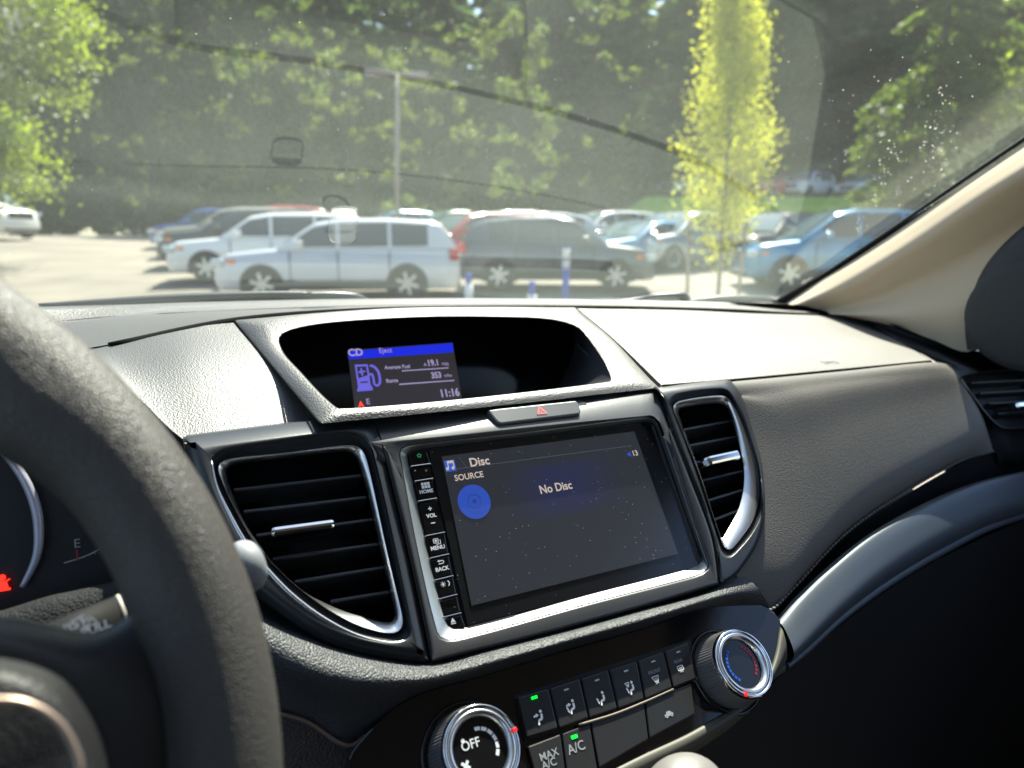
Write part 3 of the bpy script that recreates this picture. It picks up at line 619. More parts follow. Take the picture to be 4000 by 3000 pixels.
flat('note_mark', [rect(-2.4, 1.4, 3.0, 3.4), rect(-2.4, -2.4, -1.6, 3.4), rect(2.2, -2.4, 3.0, 3.4)] + [[(x - 3.1, y - 2.6) for x, y in disc(0, 0, 1.25)[0]], [(x + 1.5, y - 2.6) for x, y in disc(0, 0, 1.25)[0]]], SP, SP(1758, 1818), .85, scr_text, lit, off=.0009)
flat('speaker_mark', [[(-1.5, -1), (0, -1), (1.6, -2.4), (1.6, 2.4), (0, 1), (-1.5, 1)]], SP, SP(2456, 1775), 1, scr_blue, lit)
# key strip
ks = [((1592, 1764), (1668, 1754)), ((1605, 1821), (1684, 1810)), ((1620, 1879), (1692, 1868)), ((1634, 1957), (1707, 1945)), ((1662, 2093), (1738, 2078)), ((1680, 2180), (1754, 2163)), ((1697, 2266), (1771, 2248)), ((1713, 2340), (1786, 2321)), ((1727, 2412), (1802, 2393)), ((1742, 2470), (1822, 2450))]
names = ['power_key', 'microphone_key', 'home_key', 'volume_key', 'menu_key', 'back_key', 'display_key', 'blank_key', 'eject_key']
keys = {}
for i, nm in enumerate(names):
    (a, b), (c, d) = ks[i], ks[i + 1]
    keys[nm] = poly(nm, [(a[0] + 2, a[1] + 8), (b[0] - 1, b[1] + 8), (d[0] - 3, d[1] - 3), (c[0] + 1, c[1] - 3)], S, -.0055, .004, gloss, hu, bevel=.0006)
for i in range(1, 9):
    (a, b) = ks[i]; poly('chrome_divider', [(a[0], a[1] - 2), (b[0], b[1] - 2), (b[0] + 1, b[1] + 4), (a[0] + 1, a[1] + 4)], S, -.0047, .003, bright, hu, bevel=.0003)
KP = Plane(S(1700, 2000, -.0055), 35.8)
def kt(key, s, x, y, mm, **kw): return text('lettering', s, KP, x, y, mm, ink, keys[key], off=.0009, align='CENTER', **kw)
kt('home_key', 'HOME', 1665, 1927, 2.3, bold=.1); kt('volume_key', 'VOL', 1685, 2022, 2.4, bold=.1); kt('menu_key', 'MENU', 1710, 2147, 2.4, bold=.1); kt('back_key', 'BACK', 1727, 2230, 2.4, bold=.1)
def mark(key, polys, x, y, sc=.8, m=ink, **kw): return flat('mark', polys, KP, KP(x, y), sc, m, keys[key], off=.0009, **kw)
mark('home_key', [rect(-3.5 + 2.45 * i, .1 - 2.5 * j, -1.4 + 2.45 * i, 2.3 - 2.5 * j) for i in range(3) for j in range(2)], 1661, 1897)
mark('volume_key', [seg((-1.6, 0), (1.6, 0), .7), seg((0, -1.6), (0, 1.6), .7)], 1678, 1988)
mark('volume_key', [seg((-1.7, 0), (1.7, 0), .8)], 1690, 2044)
mark('menu_key', [seg((-2.6, -1.4), (-2.6, 1.6), .5), seg((-2.6, 1.6), (1.2, 1.6), .5), seg((1.2, 1.6), (1.2, -1.4), .5), seg((-2.6, -1.4), (1.2, -1.4), .5), seg((-1, -2.5), (2.8, -2.5), .5), seg((2.8, -2.5), (2.8, .6), .5), rect(-1.7, -.5, .3, .8)], 1704, 2114)
mark('back_key', [seg((-1, 1), (1.8, 1), .6), seg((1.8, 1), (2.5, 0), .6), seg((2.5, 0), (1.8, -1.1), .6), seg((1.8, -1.1), (-2, -1.1), .6), [(-2.6, 1), (-.9, 2), (-.9, 0)]], 1720, 2197)
mark('display_key', disc(-1.4, 0, 1.0) + [seg((-1.4 + 1.4 * math.cos(k * .785), 1.4 * math.sin(k * .785)), (-1.4 + 2.1 * math.cos(k * .785), 2.1 * math.sin(k * .785)), .35) for k in range(8)] + [seg((2.3 + 0 + 1.3 * math.cos(R_(-80 + 20 * k)), 1.8 * math.sin(R_(-80 + 20 * k))), (2.3 + 1.3 * math.cos(R_(-60 + 20 * k)), 1.8 * math.sin(R_(-60 + 20 * k))), .8) for k in range(8)], 1736, 2282)
mark('eject_key', [[(-1.9, -.6), (1.9, -.6), (0, 2.6)], seg((-1.9, -1.5), (1.9, -1.5), .7)], 1768, 2428)
mark('power_key', arc(0, 0, 1.2, 1.6, 125, 415, 16) + [seg((0, .4), (0, 1.9), .4)], 1636, 1781, m=greendim)
mark('microphone_key', disc(0, 0, .8), 1620, 1840, m=inkdim); mark('microphone_key', disc(0, 0, 1.0), 1663, 1840, m=chrome)
mark('blank_key', [[(-1, 0), (0, -1.2), (1, 0), (0, -.4)]], 1773, 2369, m=chrome)

# ---- trip display in the hood
td = thing('trip_display', 'recessed trip display in the dashboard hood reading CD Eject, 19.1 mpg and 11:16', 'display', W(GP(1700, 1420)))
lens = poly('smoked_lens', [(p[0], p[1]) for p in glo[::3]], GP, .0, .002, mat('smoked_lens', (.004, .004, .005), .12, spec=.4), td)
DP = Plane(GP.p, 32)
panel = poly('lit_panel', [(1358, 1368), (1768, 1338), (1812, 1604), (1390, 1622)], DP, .0015, .001, scr_bg, td)
poly('title_bar', [(1360, 1372), (1768, 1340), (1771, 1375), (1363, 1403)], DP, .0025, .0005, scr_blue2, panel)
def dt(s, x, y, mm, m=scr_pale, **kw): return text('lettering', s, DP, x, y, mm, m, panel, off=.0032, **kw)
dt('CD', 1358, 1396, 7.0, bold=.3); dt('Eject', 1478, 1384, 5.2, sx=.9)
dt('Average Fuel', 1500, 1448, 3.8, sx=.9, bold=.1); dt('A', 1652, 1436, 3.6); dt('19.1', 1666, 1434, 6.2, bold=.25, sx=.85); dt('mpg', 1722, 1431, 3.6, sx=.85)
dt('Range', 1506, 1500, 3.8, sx=.9, bold=.1); dt('353', 1682, 1482, 6.0, bold=.25, sx=.85); dt('miles', 1732, 1478, 3.6, sx=.8)
dt('11:16', 1716, 1556, 7.8, bold=.3, sx=.85); dt('E', 1428, 1584, 5.6, m=scr_pale)
def dpoly(nm, pts, m, o=.003): return poly(nm, pts, DP, o, .0004, m, panel)
dpoly('rule', [(1570, 1447), (1752, 1435), (1752, 1438), (1570, 1450)], scr_pale); dpoly('rule', [(1560, 1499), (1775, 1484), (1775, 1487), (1560, 1503)], scr_pale)
dpoly('compass_arrow', [(1400, 1592), (1408, 1566), (1424, 1590), (1411, 1584)], scr_red)
dpoly('pump_picture', [(1386, 1424), (1436, 1423), (1443, 1464), (1447, 1500), (1456, 1515), (1456, 1524), (1396, 1529), (1395, 1520), (1399, 1512)], scr_violet)
dpoly('pump_window', [(1394, 1433), (1430, 1431), (1436, 1465), (1401, 1477)], scr_bg, .0034)
dpoly('pump_plus', [(1400, 1450), (1409, 1449), (1407, 1438), (1414, 1438), (1416, 1448), (1427, 1447), (1427, 1453), (1417, 1455), (1420, 1466), (1413, 1467), (1410, 1456), (1401, 1457)], scr_violet, .0038)
dpoly('pump_minus', [(1408, 1491), (1436, 1489), (1437, 1494), (1409, 1496)], scr_bg, .0036)
hose = [(1444, 1463), (1453, 1462), (1459, 1480), (1463, 1500), (1475, 1506), (1484, 1494), (1481, 1462), (1474, 1446), (1460, 1432), (1445, 1427)]
tubeo('pump_hose', catmull([DP(x, y, .0032) for x, y in hose], 40), .0011, scr_violet, panel, n=6)

# ---- climate panel
cl = thing('climate_panel', 'gloss black climate control panel with two rows of buttons below the touchscreen', 'control panel', W(C(2350, 2700)))
cpts = catmull([A([x, y]) for x, y in [(1345, 3100), (1366, 2949), (1427, 2868), (1508, 2785), (1590, 2728), (1773, 2658), (2195, 2538), (2520, 2448), (2724, 2376), (2830, 2343), (2927, 2343), (3009, 2377), (3050, 2420)]], 60) + \
       catmull([A([x, y]) for x, y in [(3062, 2500), (3030, 2620), (2900, 2745), (2700, 2865), (2500, 2958), (2300, 3100)]], 30)
poly('gloss_plate', [tuple(p) for p in cpts], C, 0, .012, gloss, cl, bevel=.0012)
top6 = [(2020, 2723), (2146, 2689), (2268, 2650), (2378, 2616), (2490, 2581), (2594, 2544), (2691, 2507)]
bot6 = [(2057, 2882), (2183, 2845), (2302, 2804), (2415, 2768), (2520, 2731), (2630, 2686), (2722, 2652)]
bn = ['face_vent_button', 'face_and_feet_button', 'feet_button', 'feet_and_windscreen_button', 'front_defrost_button', 'rear_defrost_button']
B6 = []
for i in range(6):
    a, b, c, d = top6[i], top6[i + 1], bot6[i + 1], bot6[i]
    B6.append(poly(bn[i], [(a[0] + 3, a[1]), (b[0] - 3, b[1]), (c[0] - 3, c[1]), (d[0] + 3, d[1])], C, .004, .005, button, cl, bevel=.0009))
poly('button_row_frame', [(2008, 2718), (2698, 2497), (2734, 2655), (2052, 2896)], C, .0012, .002, dark, cl)
BP = Plane(C(2350, 2700, .004), 46)
def man(polys_extra): 
    body = disc(1.8, 3.2, .85, 14) + [seg((1.9, 1.9), (1.4, -.7), 1.35), seg((1.5, -.8), (-.6, -.9), 1.15), seg((-.6, -.7), (-1.5, -3.3), 1.0)]
    return body + polys_extra
arrow_face = [[(-3.2, 2.0), (-1.6, 2.2), (-1.5, 2.9), (.2, 1.7), (-1.8, .7), (-1.7, 1.3), (-3.2, 1.0)]]
arrow_feet = [[(-3.6, .6), (-3.0, 1.4), (-2.4, .4), (-2.2, -1.2), (-1.9, -1.2), (-2.6, -2.4), (-3.4, -.9), (-3.1, -1.0)]]
fan = lambda cx, cy, s: [seg((cx - 2.2 * s, cy + 1.6 * s), (cx + 2.2 * s, cy + 1.6 * s), .35), seg((cx - 2.2 * s, cy + 1.6 * s), (cx - 1.1 * s, cy - 1.0 * s), .35), seg((cx + 2.2 * s, cy + 1.6 * s), (cx + 1.1 * s, cy - 1.0 * s), .35), seg((cx - 1.1 * s, cy - 1 * s), (cx + 1.1 * s, cy - 1 * s), .35)] + [seg((cx + k * .8 * s, cy - 2.2 * s), (cx + k * .8 * s, cy + .9 * s), .3) for k in (-1, 0, 1)]
ICO = [(2106, 2806, man(arrow_face)), (2232, 2764, man(arrow_face + arrow_feet)), (2349, 2731, man(arrow_feet)), (2464, 2690, man(arrow_feet + fan(-1.6, 2.6, .7))), (2561, 2655, fan(0, 0, 1.15)), (2657, 2612, [seg((-2.2, 1.6), (2.2, 1.6), .4), seg((-2.2, -1), (2.2, -1), .4), seg((-2.2, 1.6), (-2.2, -1), .4), seg((2.2, 1.6), (2.2, -1), .4)] + [seg((k * .9, -2.3), (k * .9, .9), .32) for k in (-1, 0, 1)])]
sxs = .92
for i, (x, y, pg) in enumerate(ICO): flat('mark', pg, BP, BP(x, y), 1.0, ink, B6[i], off=.0006)
text('lettering', 'FRONT', BP, 2557, 2630, 2.1, inkdim, B6[4], off=.0006, align='CENTER'); text('lettering', 'REAR', BP, 2650, 2589, 2.1, inkdim, B6[5], off=.0006, align='CENTER')
for i, (x, y) in enumerate([(2085, 2726), (2210, 2695), (2330, 2658), (2443, 2622), (2549, 2585), (2647, 2548)]):
    flat('indicator_lamp', [rect(-1.9, -.75, 1.9, .75) if i == 0 else rect(-1.6, -.45, 1.6, .45)], BP, BP(x, y), 1.0, greenled if i == 0 else mat('unlit_lamp', (.6, .58, .52), .3), B6[i], off=.0009)
low = [('max_cooling_button', [(2062, 2915), (2190, 2866), (2215, 3060), (2110, 3090)]), ('cooling_button', [(2196, 2864), (2303, 2823), (2335, 3010), (2222, 3056)]),
       ('blank_button', [(2309, 2820), (2516, 2742), (2534, 2888), (2342, 3000)]), ('recirculation_button', [(2522, 2740), (2702, 2668), (2716, 2790), (2540, 2884)])]
LB = {}
for nm, pts in low: LB[nm] = poly(nm, pts, C, .0028, .004, button, cl, bevel=.0008)
text('lettering', 'MAX', BP, 2115, 2974, 4.0, inkdim, LB['max_cooling_button'], off=-.0009, bold=.05); text('lettering', 'A/C', BP, 2124, 3006, 4.0, inkdim, LB['max_cooling_button'], off=-.0009, bold=.05)
text('lettering', 'A/C', BP, 2226, 2948, 5.0, inkdim, LB['cooling_button'], off=-.0009, bold=.05)
flat('indicator_lamp', [rect(-2.0, -.9, 2.0, .9)], BP, BP(2246, 2877), 1.0, greenled, LB['cooling_button'], off=-.0008)
flat('mark', [rect(-3.4, -1.0, 3.4, .5), [(-2.2, .5), (-1.2, 1.9), (1.6, 1.9), (2.6, .5)]] + disc(-2, -1, .8, 12) + disc(2, -1, .8, 12), BP, BP(2616, 2789), .95, inkdim, LB['recirculation_button'], off=-.0009)
pa = [C(x, y, .0032) for x, y in [(2262, 2832), (2400, 2790), (2520, 2742), (2630, 2693)]]
tubeo('lower_row_edge', catmull(pa, 20), .0008, mat('warm_edge', (.13, .10, .07), .5), cl, n=6)

def knob(name, label, x, y, rr, face, zz=.021, mark_ang=None, group='climate knobs'):
    """turned knob standing on plane C: x, y is the face centre; rr radius in metres"""
    t = thing(name, label, 'knob', W(C(x, y, zz)), group)
    c = C(x, y, zz); u, l, n = C.u, C.l, C.n; N = 96
    def prof_ring(ps, nm, m, teeth=False, k=N):
        rows = []
        for (r, h) in ps:
            rows.append([c + (l * math.cos(2 * math.pi * i / k) + u * math.sin(2 * math.pi * i / k)) * (r * rr + (.0005 if (teeth and i % 2) else 0)) + n * (h - 0.) for i in range(k)])
        V, Fc = grid(rows, True); Fc = [tuple(reversed(f)) for f in Fc]
        return mk(nm, [W(v) for v in V], Fc, m, t)
    o = prof_ring([(1.12, -zz), (1.10, -zz + .003), (1.04, -.004), (1.03, -.003)], 'knurled_grip', mat('knurled_metal', (.30, .29, .29), .38, metal=.6), True, 160)
    for p in o.data.polygons: p.use_smooth = False
    prof_ring([(1.33, -zz + .0005), (1.30, -zz + .002), (1.24, -zz + .002), (1.20, -zz - .001)], 'base_ring', gloss)
    prof_ring([(1.04, -.004), (1.03, -.0005), (.99, .001), (.93, .0005), (.91, -.0015)], 'chrome_rim', bright)
    prof_ring([(.92, -.001), (.89, .0005), (.80, .0002), (.73, -.0025), (.72, -.004)], 'satin_ring', chrome)
    V = [W(c - n * .0032)] + [W(c - n * .0032 + (l * math.cos(2 * math.pi * i / N) + u * math.sin(2 * math.pi * i / N)) * rr * .73) for i in range(N)]
    f = mk('knob_face', V, [(0, 1 + i, 1 + (i + 1) % N) for i in range(N)], gloss, t)
    FP = Plane(c - n * .0032, 46)
    if mark_ang is not None:
        a = R_(mark_ang); d = l * math.cos(a) + u * math.sin(a); q = c + d * rr * .975 + n * .0006
        boxo('red_pointer', q, (d, np.cross(n, d), n), (rr * .06, rr * .05, .001), redm, t, bevel=.0004)
    return t, f, FP, c
rk = .0205
t, f, FP, c = knob('fan_knob', 'large fan speed knob marked OFF with a red pointer, left of the climate buttons', 1884, 2920, rk, None, mark_ang=8)
FPc = Plane(c - C.n * .0032, 46)
flat('fan_speed_arc', [p for k in range(6) for p in arc(0, 0, 8.6, 10.4, 92 - 22 * k - 18, 92 - 22 * k, 5)], FPc, c - C.n * .0032, 1, ink, f, off=.0004)
text('lettering', 'OFF', FPc, 1805, 2938, 4.6, ink, f, off=.0004, bold=.03, sx=.95)
flat('mark', disc(-8.2, 6.2, 1.0) + [seg((-10, -5.2), (-10 + 2.6 * math.cos(R_(50 + 90 * k)), -5.2 + 2.6 * math.sin(R_(50 + 90 * k))), 1.5) for k in range(4)], FPc, c - C.n * .0032, 1, ink, f, off=.0004)
t, f, FP, c = knob('temperature_knob', 'temperature knob with blue and red arcs, right of the climate buttons by the silver band', 2907, 2588, rk, None, mark_ang=-122)
FPc = Plane(c - C.n * .0032, 46)
flat('cold_arc', [p for k in range(9) for p in arc(0, 0, 10.0, 11.8, 118 + 13 * k, 128 + 13 * k, 3)], FPc, c - C.n * .0032, 1, mat('print_blue', (.01, .06, .35), .5, emis=(.01, .05, .3), es=.10), f, off=.0004)
flat('hot_arc', [p for k in range(9) for p in arc(0, 0, 10.0, 11.8, 62 - 13 * k - 10, 62 - 13 * k, 3)], FPc, c - C.n * .0032, 1, mat('print_red', (.16, .01, .02), .5, emis=(.3, .01, .03), es=.06), f, off=.0004)

# ---- lower console trim and lever
tr = thing('console_trim', 'curved olive-silver trim strip along the lower edge of the climate panel', 'trim strip', W(C(2850, 2830)))
tt = [(3050, 2450), (3030, 2560), (2990, 2655), (2900, 2742), (2700, 2862), (2500, 2955), (2290, 3060)]
tb = [(3068, 2622), (3035, 2645), (2985, 2700), (2890, 2810), (2720, 2935), (2540, 3030), (2350, 3130)]
T, B = [C(x, y, .001) for x, y in tt], [C(x, y, -.006) for x, y in tb]
sheet('trim_strip', [[p - C.n * .006 for p in T], T, [p * .6 + q * .4 + C.n * .004 for p, q in zip(T, B)], [p * .25 + q * .75 + C.n * .003 for p, q in zip(T, B)], [p * .2 + q * .8 + C.n * .001 for p, q in zip(T, B)], B, [q - C.n * .012 for q in B]], mat('olive_silver', (.085, .082, .065), .55, metal=.3), tr, nr=30, nc=50)
lv = thing('gear_lever', 'pale grey gear lever top at the bottom edge of the climate panel', 'gear lever', W(PY(2660, 3200, .19)))
cc = PY(2668, 3205, .215); rows = []
for i in range(14):
    a = math.pi / 2 * i / 13; rows.append([cc + A([math.cos(2 * math.pi * k / 32) * .034 * math.cos(a) ** .8 * .8, math.sin(2 * math.pi * k / 32) * .022 * math.cos(a) ** .8, .033 * math.sin(a) - (.0 if i else .09)]) for k in range(32)])
V, Fc = grid(rows, True); mk('lever_knob', [W(v) for v in V], Fc, leverm, lv)
tubeo('lever_shaft', [cc + A([0, 0, -.02]), cc + A([0, .02, -.25])], .012, dark, lv)

# ---- steering wheel
sw = thing('steering_wheel', 'grained dark grey steering wheel rim and spoke in the left foreground', 'steering wheel', W((-.168, .24, -.05)))
tw = R_(25); wn = A([0, -math.cos(tw), math.sin(tw)]); wu = A([0, math.sin(tw), math.cos(tw)]); wl = A([1., 0, 0])
wc = wl * -.1679 + wu * -.0485 + wn * -.2499; WR = .180
P = []; rad = []
for i in range(140):
    a = 2 * math.pi * i / 140; P.append(wc + (wl * math.cos(a) + wu * math.sin(a)) * WR)
V = []; n_ = 28
for i in range(140):
    a = 2 * math.pi * i / 140; d = wl * math.cos(a) + wu * math.sin(a)
    deg = math.degrees(a); deg = deg - 360 if deg > 180 else deg
    bul = math.exp(-((deg - 39) / 7) ** 2)              # thumb rest
    for k in range(n_):
        q = 2 * math.pi * k / n_; rr = .0168 + (.0055 * bul * max(0, -math.cos(q)))
        V.append(P[i] + (d * math.cos(q) * rr * 1.04 + wn * math.sin(q) * rr))
Fc = [(i * n_ + k, ((i + 1) % 140) * n_ + k, ((i + 1) % 140) * n_ + (k + 1) % n_, i * n_ + (k + 1) % n_) for i in range(140) for k in range(n_)]
mk('rim', [W(v) for v in V], Fc, rimleather, sw)
def wp(a, b, o=0.): return wc + wl * a + wu * b + wn * o
def wpx(x, y, o):
    v = ray(x, y); q = wc + wn * o; return v * ((q @ wn) / (v @ wn))
# spoke: thick plate from hub to rim
sk_t = [wpx(x, y, o) for x, y, o in [(-400, 2440, .006), (-200, 2425, .006), (0, 2428, .006), (200, 2465, .004), (330, 2490, .002), (430, 2468, .0), (520, 2410, -.002), (600, 2320, -.002)]]
sk_m = [wpx(x, y, o) for x, y, o in [(-400, 2540, .016), (-200, 2535, .016), (0, 2545, .016), (200, 2590, .014), (350, 2640, .012), (480, 2660, .010), (600, 2640, .008), (720, 2600, .006)]]
sk_b = [wpx(x, y, o) for x, y, o in [(-400, 3300, .016), (-200, 3300, .016), (0, 3300, .016), (200, 3300, .014), (350, 3300, .012), (480, 3300, .010), (600, 3300, .008), (760, 3300, .006)]]
sheet('spoke', [[p - wn * .022 for p in sk_t], sk_t, sk_m, sk_b], mat('wheel_spoke_plastic', (.016, .016, .017), .5, bump=('noise', 1500, .0001)), sw, nr=30, nc=40)
hubt = [wpx(x, y, o) for x, y, o in [(-400, 2560, .020), (-100, 2560, .020), (100, 2590, .020), (250, 2650, .018), (330, 2730, .016), (400, 2850, .015), (440, 3000, .015), (460, 3200, .015)]]
hubi = [wpx(x, y, o) for x, y, o in [(-400, 2640, .034), (-120, 2640, .034), (60, 2680, .033), (180, 2740, .032), (260, 2820, .031), (310, 2920, .030), (340, 3040, .030), (350, 3200, .030)]]
sheet('hub_cover', [hubt, [p * .5 + q * .5 + wn * .004 for p, q in zip(hubt, hubi)], hubi, [wpx(-400, 3250, .04)] * 7 + [wpx(-390, 3250, .04)]], mat('hub_cover_vinyl', (.010, .010, .011), .5, bump=('leather', 900, .0003)), sw, nr=20, nc=30)
em = catmull([wpx(x, y, .038) for x, y in [(-140, 2740), (0, 2736), (90, 2745), (180, 2785), (250, 2850), (300, 2950), (312, 3020), (310, 3100)]], 30)
tubeo('emblem_ring', em, [.0011] * 30, mat('emblem_ring_metal', (.35, .27, .22), .4, metal=.8), sw, n=8)

# ---- wiper stalk
sk = thing('wiper_stalk', 'black wiper stalk with white print and a worn grey end behind the steering wheel', 'stalk', W(PY(400, 2430, .30)))
sa, sb, scx = PY(180, 2530, .285), PY(560, 2372, .292), PY(990, 2195, .30)
def stub(nm, t0, t1, r0, r1, m):
    p, q = sa + (scx - sa) * t0, sa + (scx - sa) * t1; return tubeo(nm, [p, q], [r0, r1], m, sk, n=28)
stub('stalk_body', -.2, .33, .0085, .0085, mat('stalk_black', (.010, .0095, .009), .7, spec=.15)); 
w1 = stub('white_ring', .33, .345, .0087, .0087, mat('stalk_ring_cream', (.5, .45, .38), .5)); stub('collar', .345, .375, .0085, .0085, dark)
stub('white_band', .375, .40, .0096, .0096, mat('stalk_band_white', (.6, .6, .6), .5)); stub('turning_sleeve', .40, .56, .0094, .0094, MATS['stalk_black']); stub('sleeve_ring', .56, .575, .0097, .0097, MATS['stalk_ring_cream']); stub('stalk_end_shaft', .575, .93, .0088, .0080, dark)
ax = nz(scx - sa); 
ea = PY(962, 2212, .302); V = []; rows = []
sd = nz(np.cross(ax, A([0, 0, 1.])))
for i in range(17):
    a = math.pi * i / 16
    rows.append([ea + ax * (-math.cos(a) * .0075) + (sd * math.cos(2 * math.pi * k / 28) + np.cross(ax, sd) * math.sin(2 * math.pi * k / 28)) * .0118 * math.sin(a) ** .6 for k in range(28)])
V, Fc = grid(rows, True); mk('end_cap', [W(v) for v in V], Fc, greyknob, sk)
KS = Plane(sa + (scx - sa) * .24 + A([0, -.0098, .003]), 15)
rs = math.atan2(.42, .9)
text('lettering', 'MIST', KS, 236, 2486, 3.4, ink, sk, off=.0016, bold=.1, rot=rs * .9); text('lettering', 'PULL', KS, 322, 2484, 3.2, ink, sk, off=.0012, bold=.08, rot=rs * .4)
flat('washer_mark', [seg((-2.3, -1.2), (-1.6, 1.5), .4), seg((-1.6, 1.5), (1.8, 1.5), .4), seg((1.8, 1.5), (2.4, -1.2), .4), seg((-2.3, -1.2), (2.4, -1.2), .4), seg((-1.6, -1), (1.4, 1.2), .4), seg((0, 1.6), (0, 3), .4), seg((-1.5, 2.2), (-1.2, 2.9), .4), seg((1.5, 2.2), (1.2, 2.9), .4)], KS, KS(350, 2430), .9, ink, sk, off=.0012, rot=.3)

# ---- instrument cluster
ic = thing('instrument_cluster', 'dark instrument cluster with silver dial arc, fuel gauge and red belt lamp behind the wheel', 'instrument cluster', W(PY(0, 2000, .42)))
IP = Plane(PY(100, 2050, .42), 20)
sheet('binnacle_side', [Yr([(470, 1503, .452), (560, 1570, .43), (650, 1662, .407), (715, 1716, .39)]), Yr([(430, 1560, .47), (520, 1640, .46), (620, 1740, .45), (740, 1850, .43)]), Yr([(500, 2000, .44), (600, 2100, .43), (700, 2150, .42), (900, 2200, .40)])], mat('binnacle_black', (.012, .012, .013), .75, spec=.25, bump=('leather', 700, .0004)), ic, nr=16, nc=20)
sheet('binnacle_roof', [Yr([(-400, 1640, .43), (0, 1510, .45), (250, 1490, .455), (475, 1502, .455)]), Yr([(-400, 1660, .47), (0, 1540, .49), (250, 1530, .49), (475, 1560, .49)])], dark, ic, nr=5, nc=20)
poly('dial_face', [(-500, 1620), (560, 1700), (760, 2000), (800, 2400), (-500, 2480)], IP, 0, .01, mat('dial_black', (.007, .007, .009), .5), ic)
arcp = [(-60, 1710), (0, 1755), (60, 1820), (110, 1900), (142, 1990), (152, 2080), (146, 2160), (125, 2220), (86, 2294)]
tubeo('dial_arc', catmull([IP(x, y, .004) for x, y in arcp], 40), [.0013 + .0012 * math.sin(math.pi * i / 39) for i in range(40)], mat('arc_violet_silver', (.42, .40, .46), .4, metal=.3), ic, n=8)
tubeo('gauge_ring', catmull([IP(x, y, .004) for x, y in [(-20, 1725), (30, 1722), (60, 1706), (66, 1690)]], 12), .001, silver, ic, n=6)
fg = [(250, 2200), (320, 2178), (370, 2156), (410, 2128), (440, 2098)]
tubeo('fuel_gauge_line', catmull([IP(x, y, .003) for x, y in fg], 20), .0004, mat('gauge_line_grey', (.3, .3, .3), .5), ic, n=6)
text('lettering', 'E', IP, 290, 2140, 4.8, inkfaint, ic, off=.003)
flat('fuel_needle', [rect(-.35, -3.2, .35, 2.6)], IP, IP(304, 2166), 1, mat('needle_red', (.35, .02, .02), .5), ic, off=.004)
flat('gauge_ticks', [seg((k * 2.6, .14 * k * k), (k * 2.6 - .4, .14 * k * k + 1.5), .25) for k in range(1, 9)], IP, IP(310, 2184), 1, inkfaint, ic, off=.003)
flat('pump_mark', [rect(-1.2, -1.4, .8, 1.4), rect(.8, -.4, 1.8, .2), [(-3.2, 0), (-2, .8), (-2, -.8)]], IP, IP(388, 2075), 1, inkfaint, ic, off=.003)
flat('belt_warning_lamp', disc(0, 3.2, 1.5) + [[(-2.4, -2.2), (-1.6, 1.6), (1.6, 1.6), (2.4, -2.2)], rect(-3.0, -2.9, 3.0, -1.8), seg((-2.6, -1), (3.0, 2.2), .6)], IP, IP(14, 2282), 1.1, redlamp, ic, off=.003)
sheet('binnacle_sill', [Yr([(-300, 2450, .40), (0, 2400, .40), (60, 2385, .40), (200, 2345, .40), (300, 2322, .40), (440, 2285, .40), (560, 2230, .40), (700, 2150, .40)]),
                        Yr([(-300, 2460, .37), (0, 2412, .37), (60, 2395, .37), (200, 2352, .37), (300, 2332, .37), (440, 2300, .37), (560, 2262, .37), (700, 2200, .37)]),
                        Yr([(-300, 2800, .34), (0, 2800, .34), (60, 2800, .34), (200, 2800, .34), (300, 2800, .34), (440, 2800, .34), (560, 2800, .34), (1000, 2800, .34)])], MATS['binnacle_black'], ic, nr=14, nc=50)

# ---- A-pillar, right door
pr = thing('pillar_trim', 'beige windscreen pillar trim rising to the upper right corner', 'pillar trim', W(G(3300, 1015)))
row1 = [G(x, y, .999) for x, y in [(3040, 1186), (3180, 1096), (3300, 1018), (3500, 884), (3750, 712), (4000, 543), (4400, 270)]]
row1b = [G(x, y, .985) for x, y in [(3060, 1192), (3190, 1106), (3312, 1030), (3512, 898), (3762, 726), (4012, 558), (4412, 285)]]
row2 = [PX(x, y, xc) for x, y, xc in [(3120, 1190, .86), (3290, 1122, .852), (3420, 1050, .846), (3640, 915, .838), (3900, 740, .826), (4150, 590, .815), (4550, 380, .80)]]
row3 = [PX(x, y, xc) for x, y, xc in [(3230, 1216, .872), (3400, 1180, .872), (3560, 1120, .872), (3800, 1010, .87), (4030, 880, .868), (4250, 740, .86), (4600, 520, .85)]]
row4 = [PX(x, y, xc) for x, y, xc in [(3300, 1235, .868), (3500, 1275, .868), (3640, 1325, .87), (3790, 1372, .874), (3960, 1230, .88), (4200, 1000, .88), (4700, 700, .88)]]
sheet('trim_skin', [row1b, [p * .5 + q * .5 + A([-.004, 0, 0]) for p, q in zip(row1b, row2)], row2, [p * .5 + q * .5 for p, q in zip(row2, row3)], row3, [p * .5 + q * .5 + A([-.012, 0, 0]) for p, q in zip(row3, row4)], row4], beige, pr, nr=50, nc=50)
tubeo('glass_seal', [p for p in catmull(row1, 40)], .0024, dark, pr, n=10)
ds = thing('passenger_door', 'dark front passenger door with a speaker grille, at the right edge', 'car door', W((.9, .35, -.3)))
DXP = lambda x, y, xc=.845: PX(x, y, xc)
mir = [DXP(x, y) for x, y in [(3778, 1368), (3770, 1260), (3796, 1150), (3842, 1050), (3910, 965), (4005, 880), (4120, 800), (4500, 620)]]
mir2 = [DXP(x, y, .84) for x, y in [(3850, 1370), (3870, 1290), (3890, 1200), (3930, 1120), (3990, 1050), (4080, 980), (4200, 900), (4600, 800)]]
mir3 = [DXP(x, y, .835) for x, y in [(4000, 1395), (4020, 1350), (4040, 1300), (4080, 1250), (4140, 1200), (4220, 1150), (4400, 1080), (4800, 1000)]]
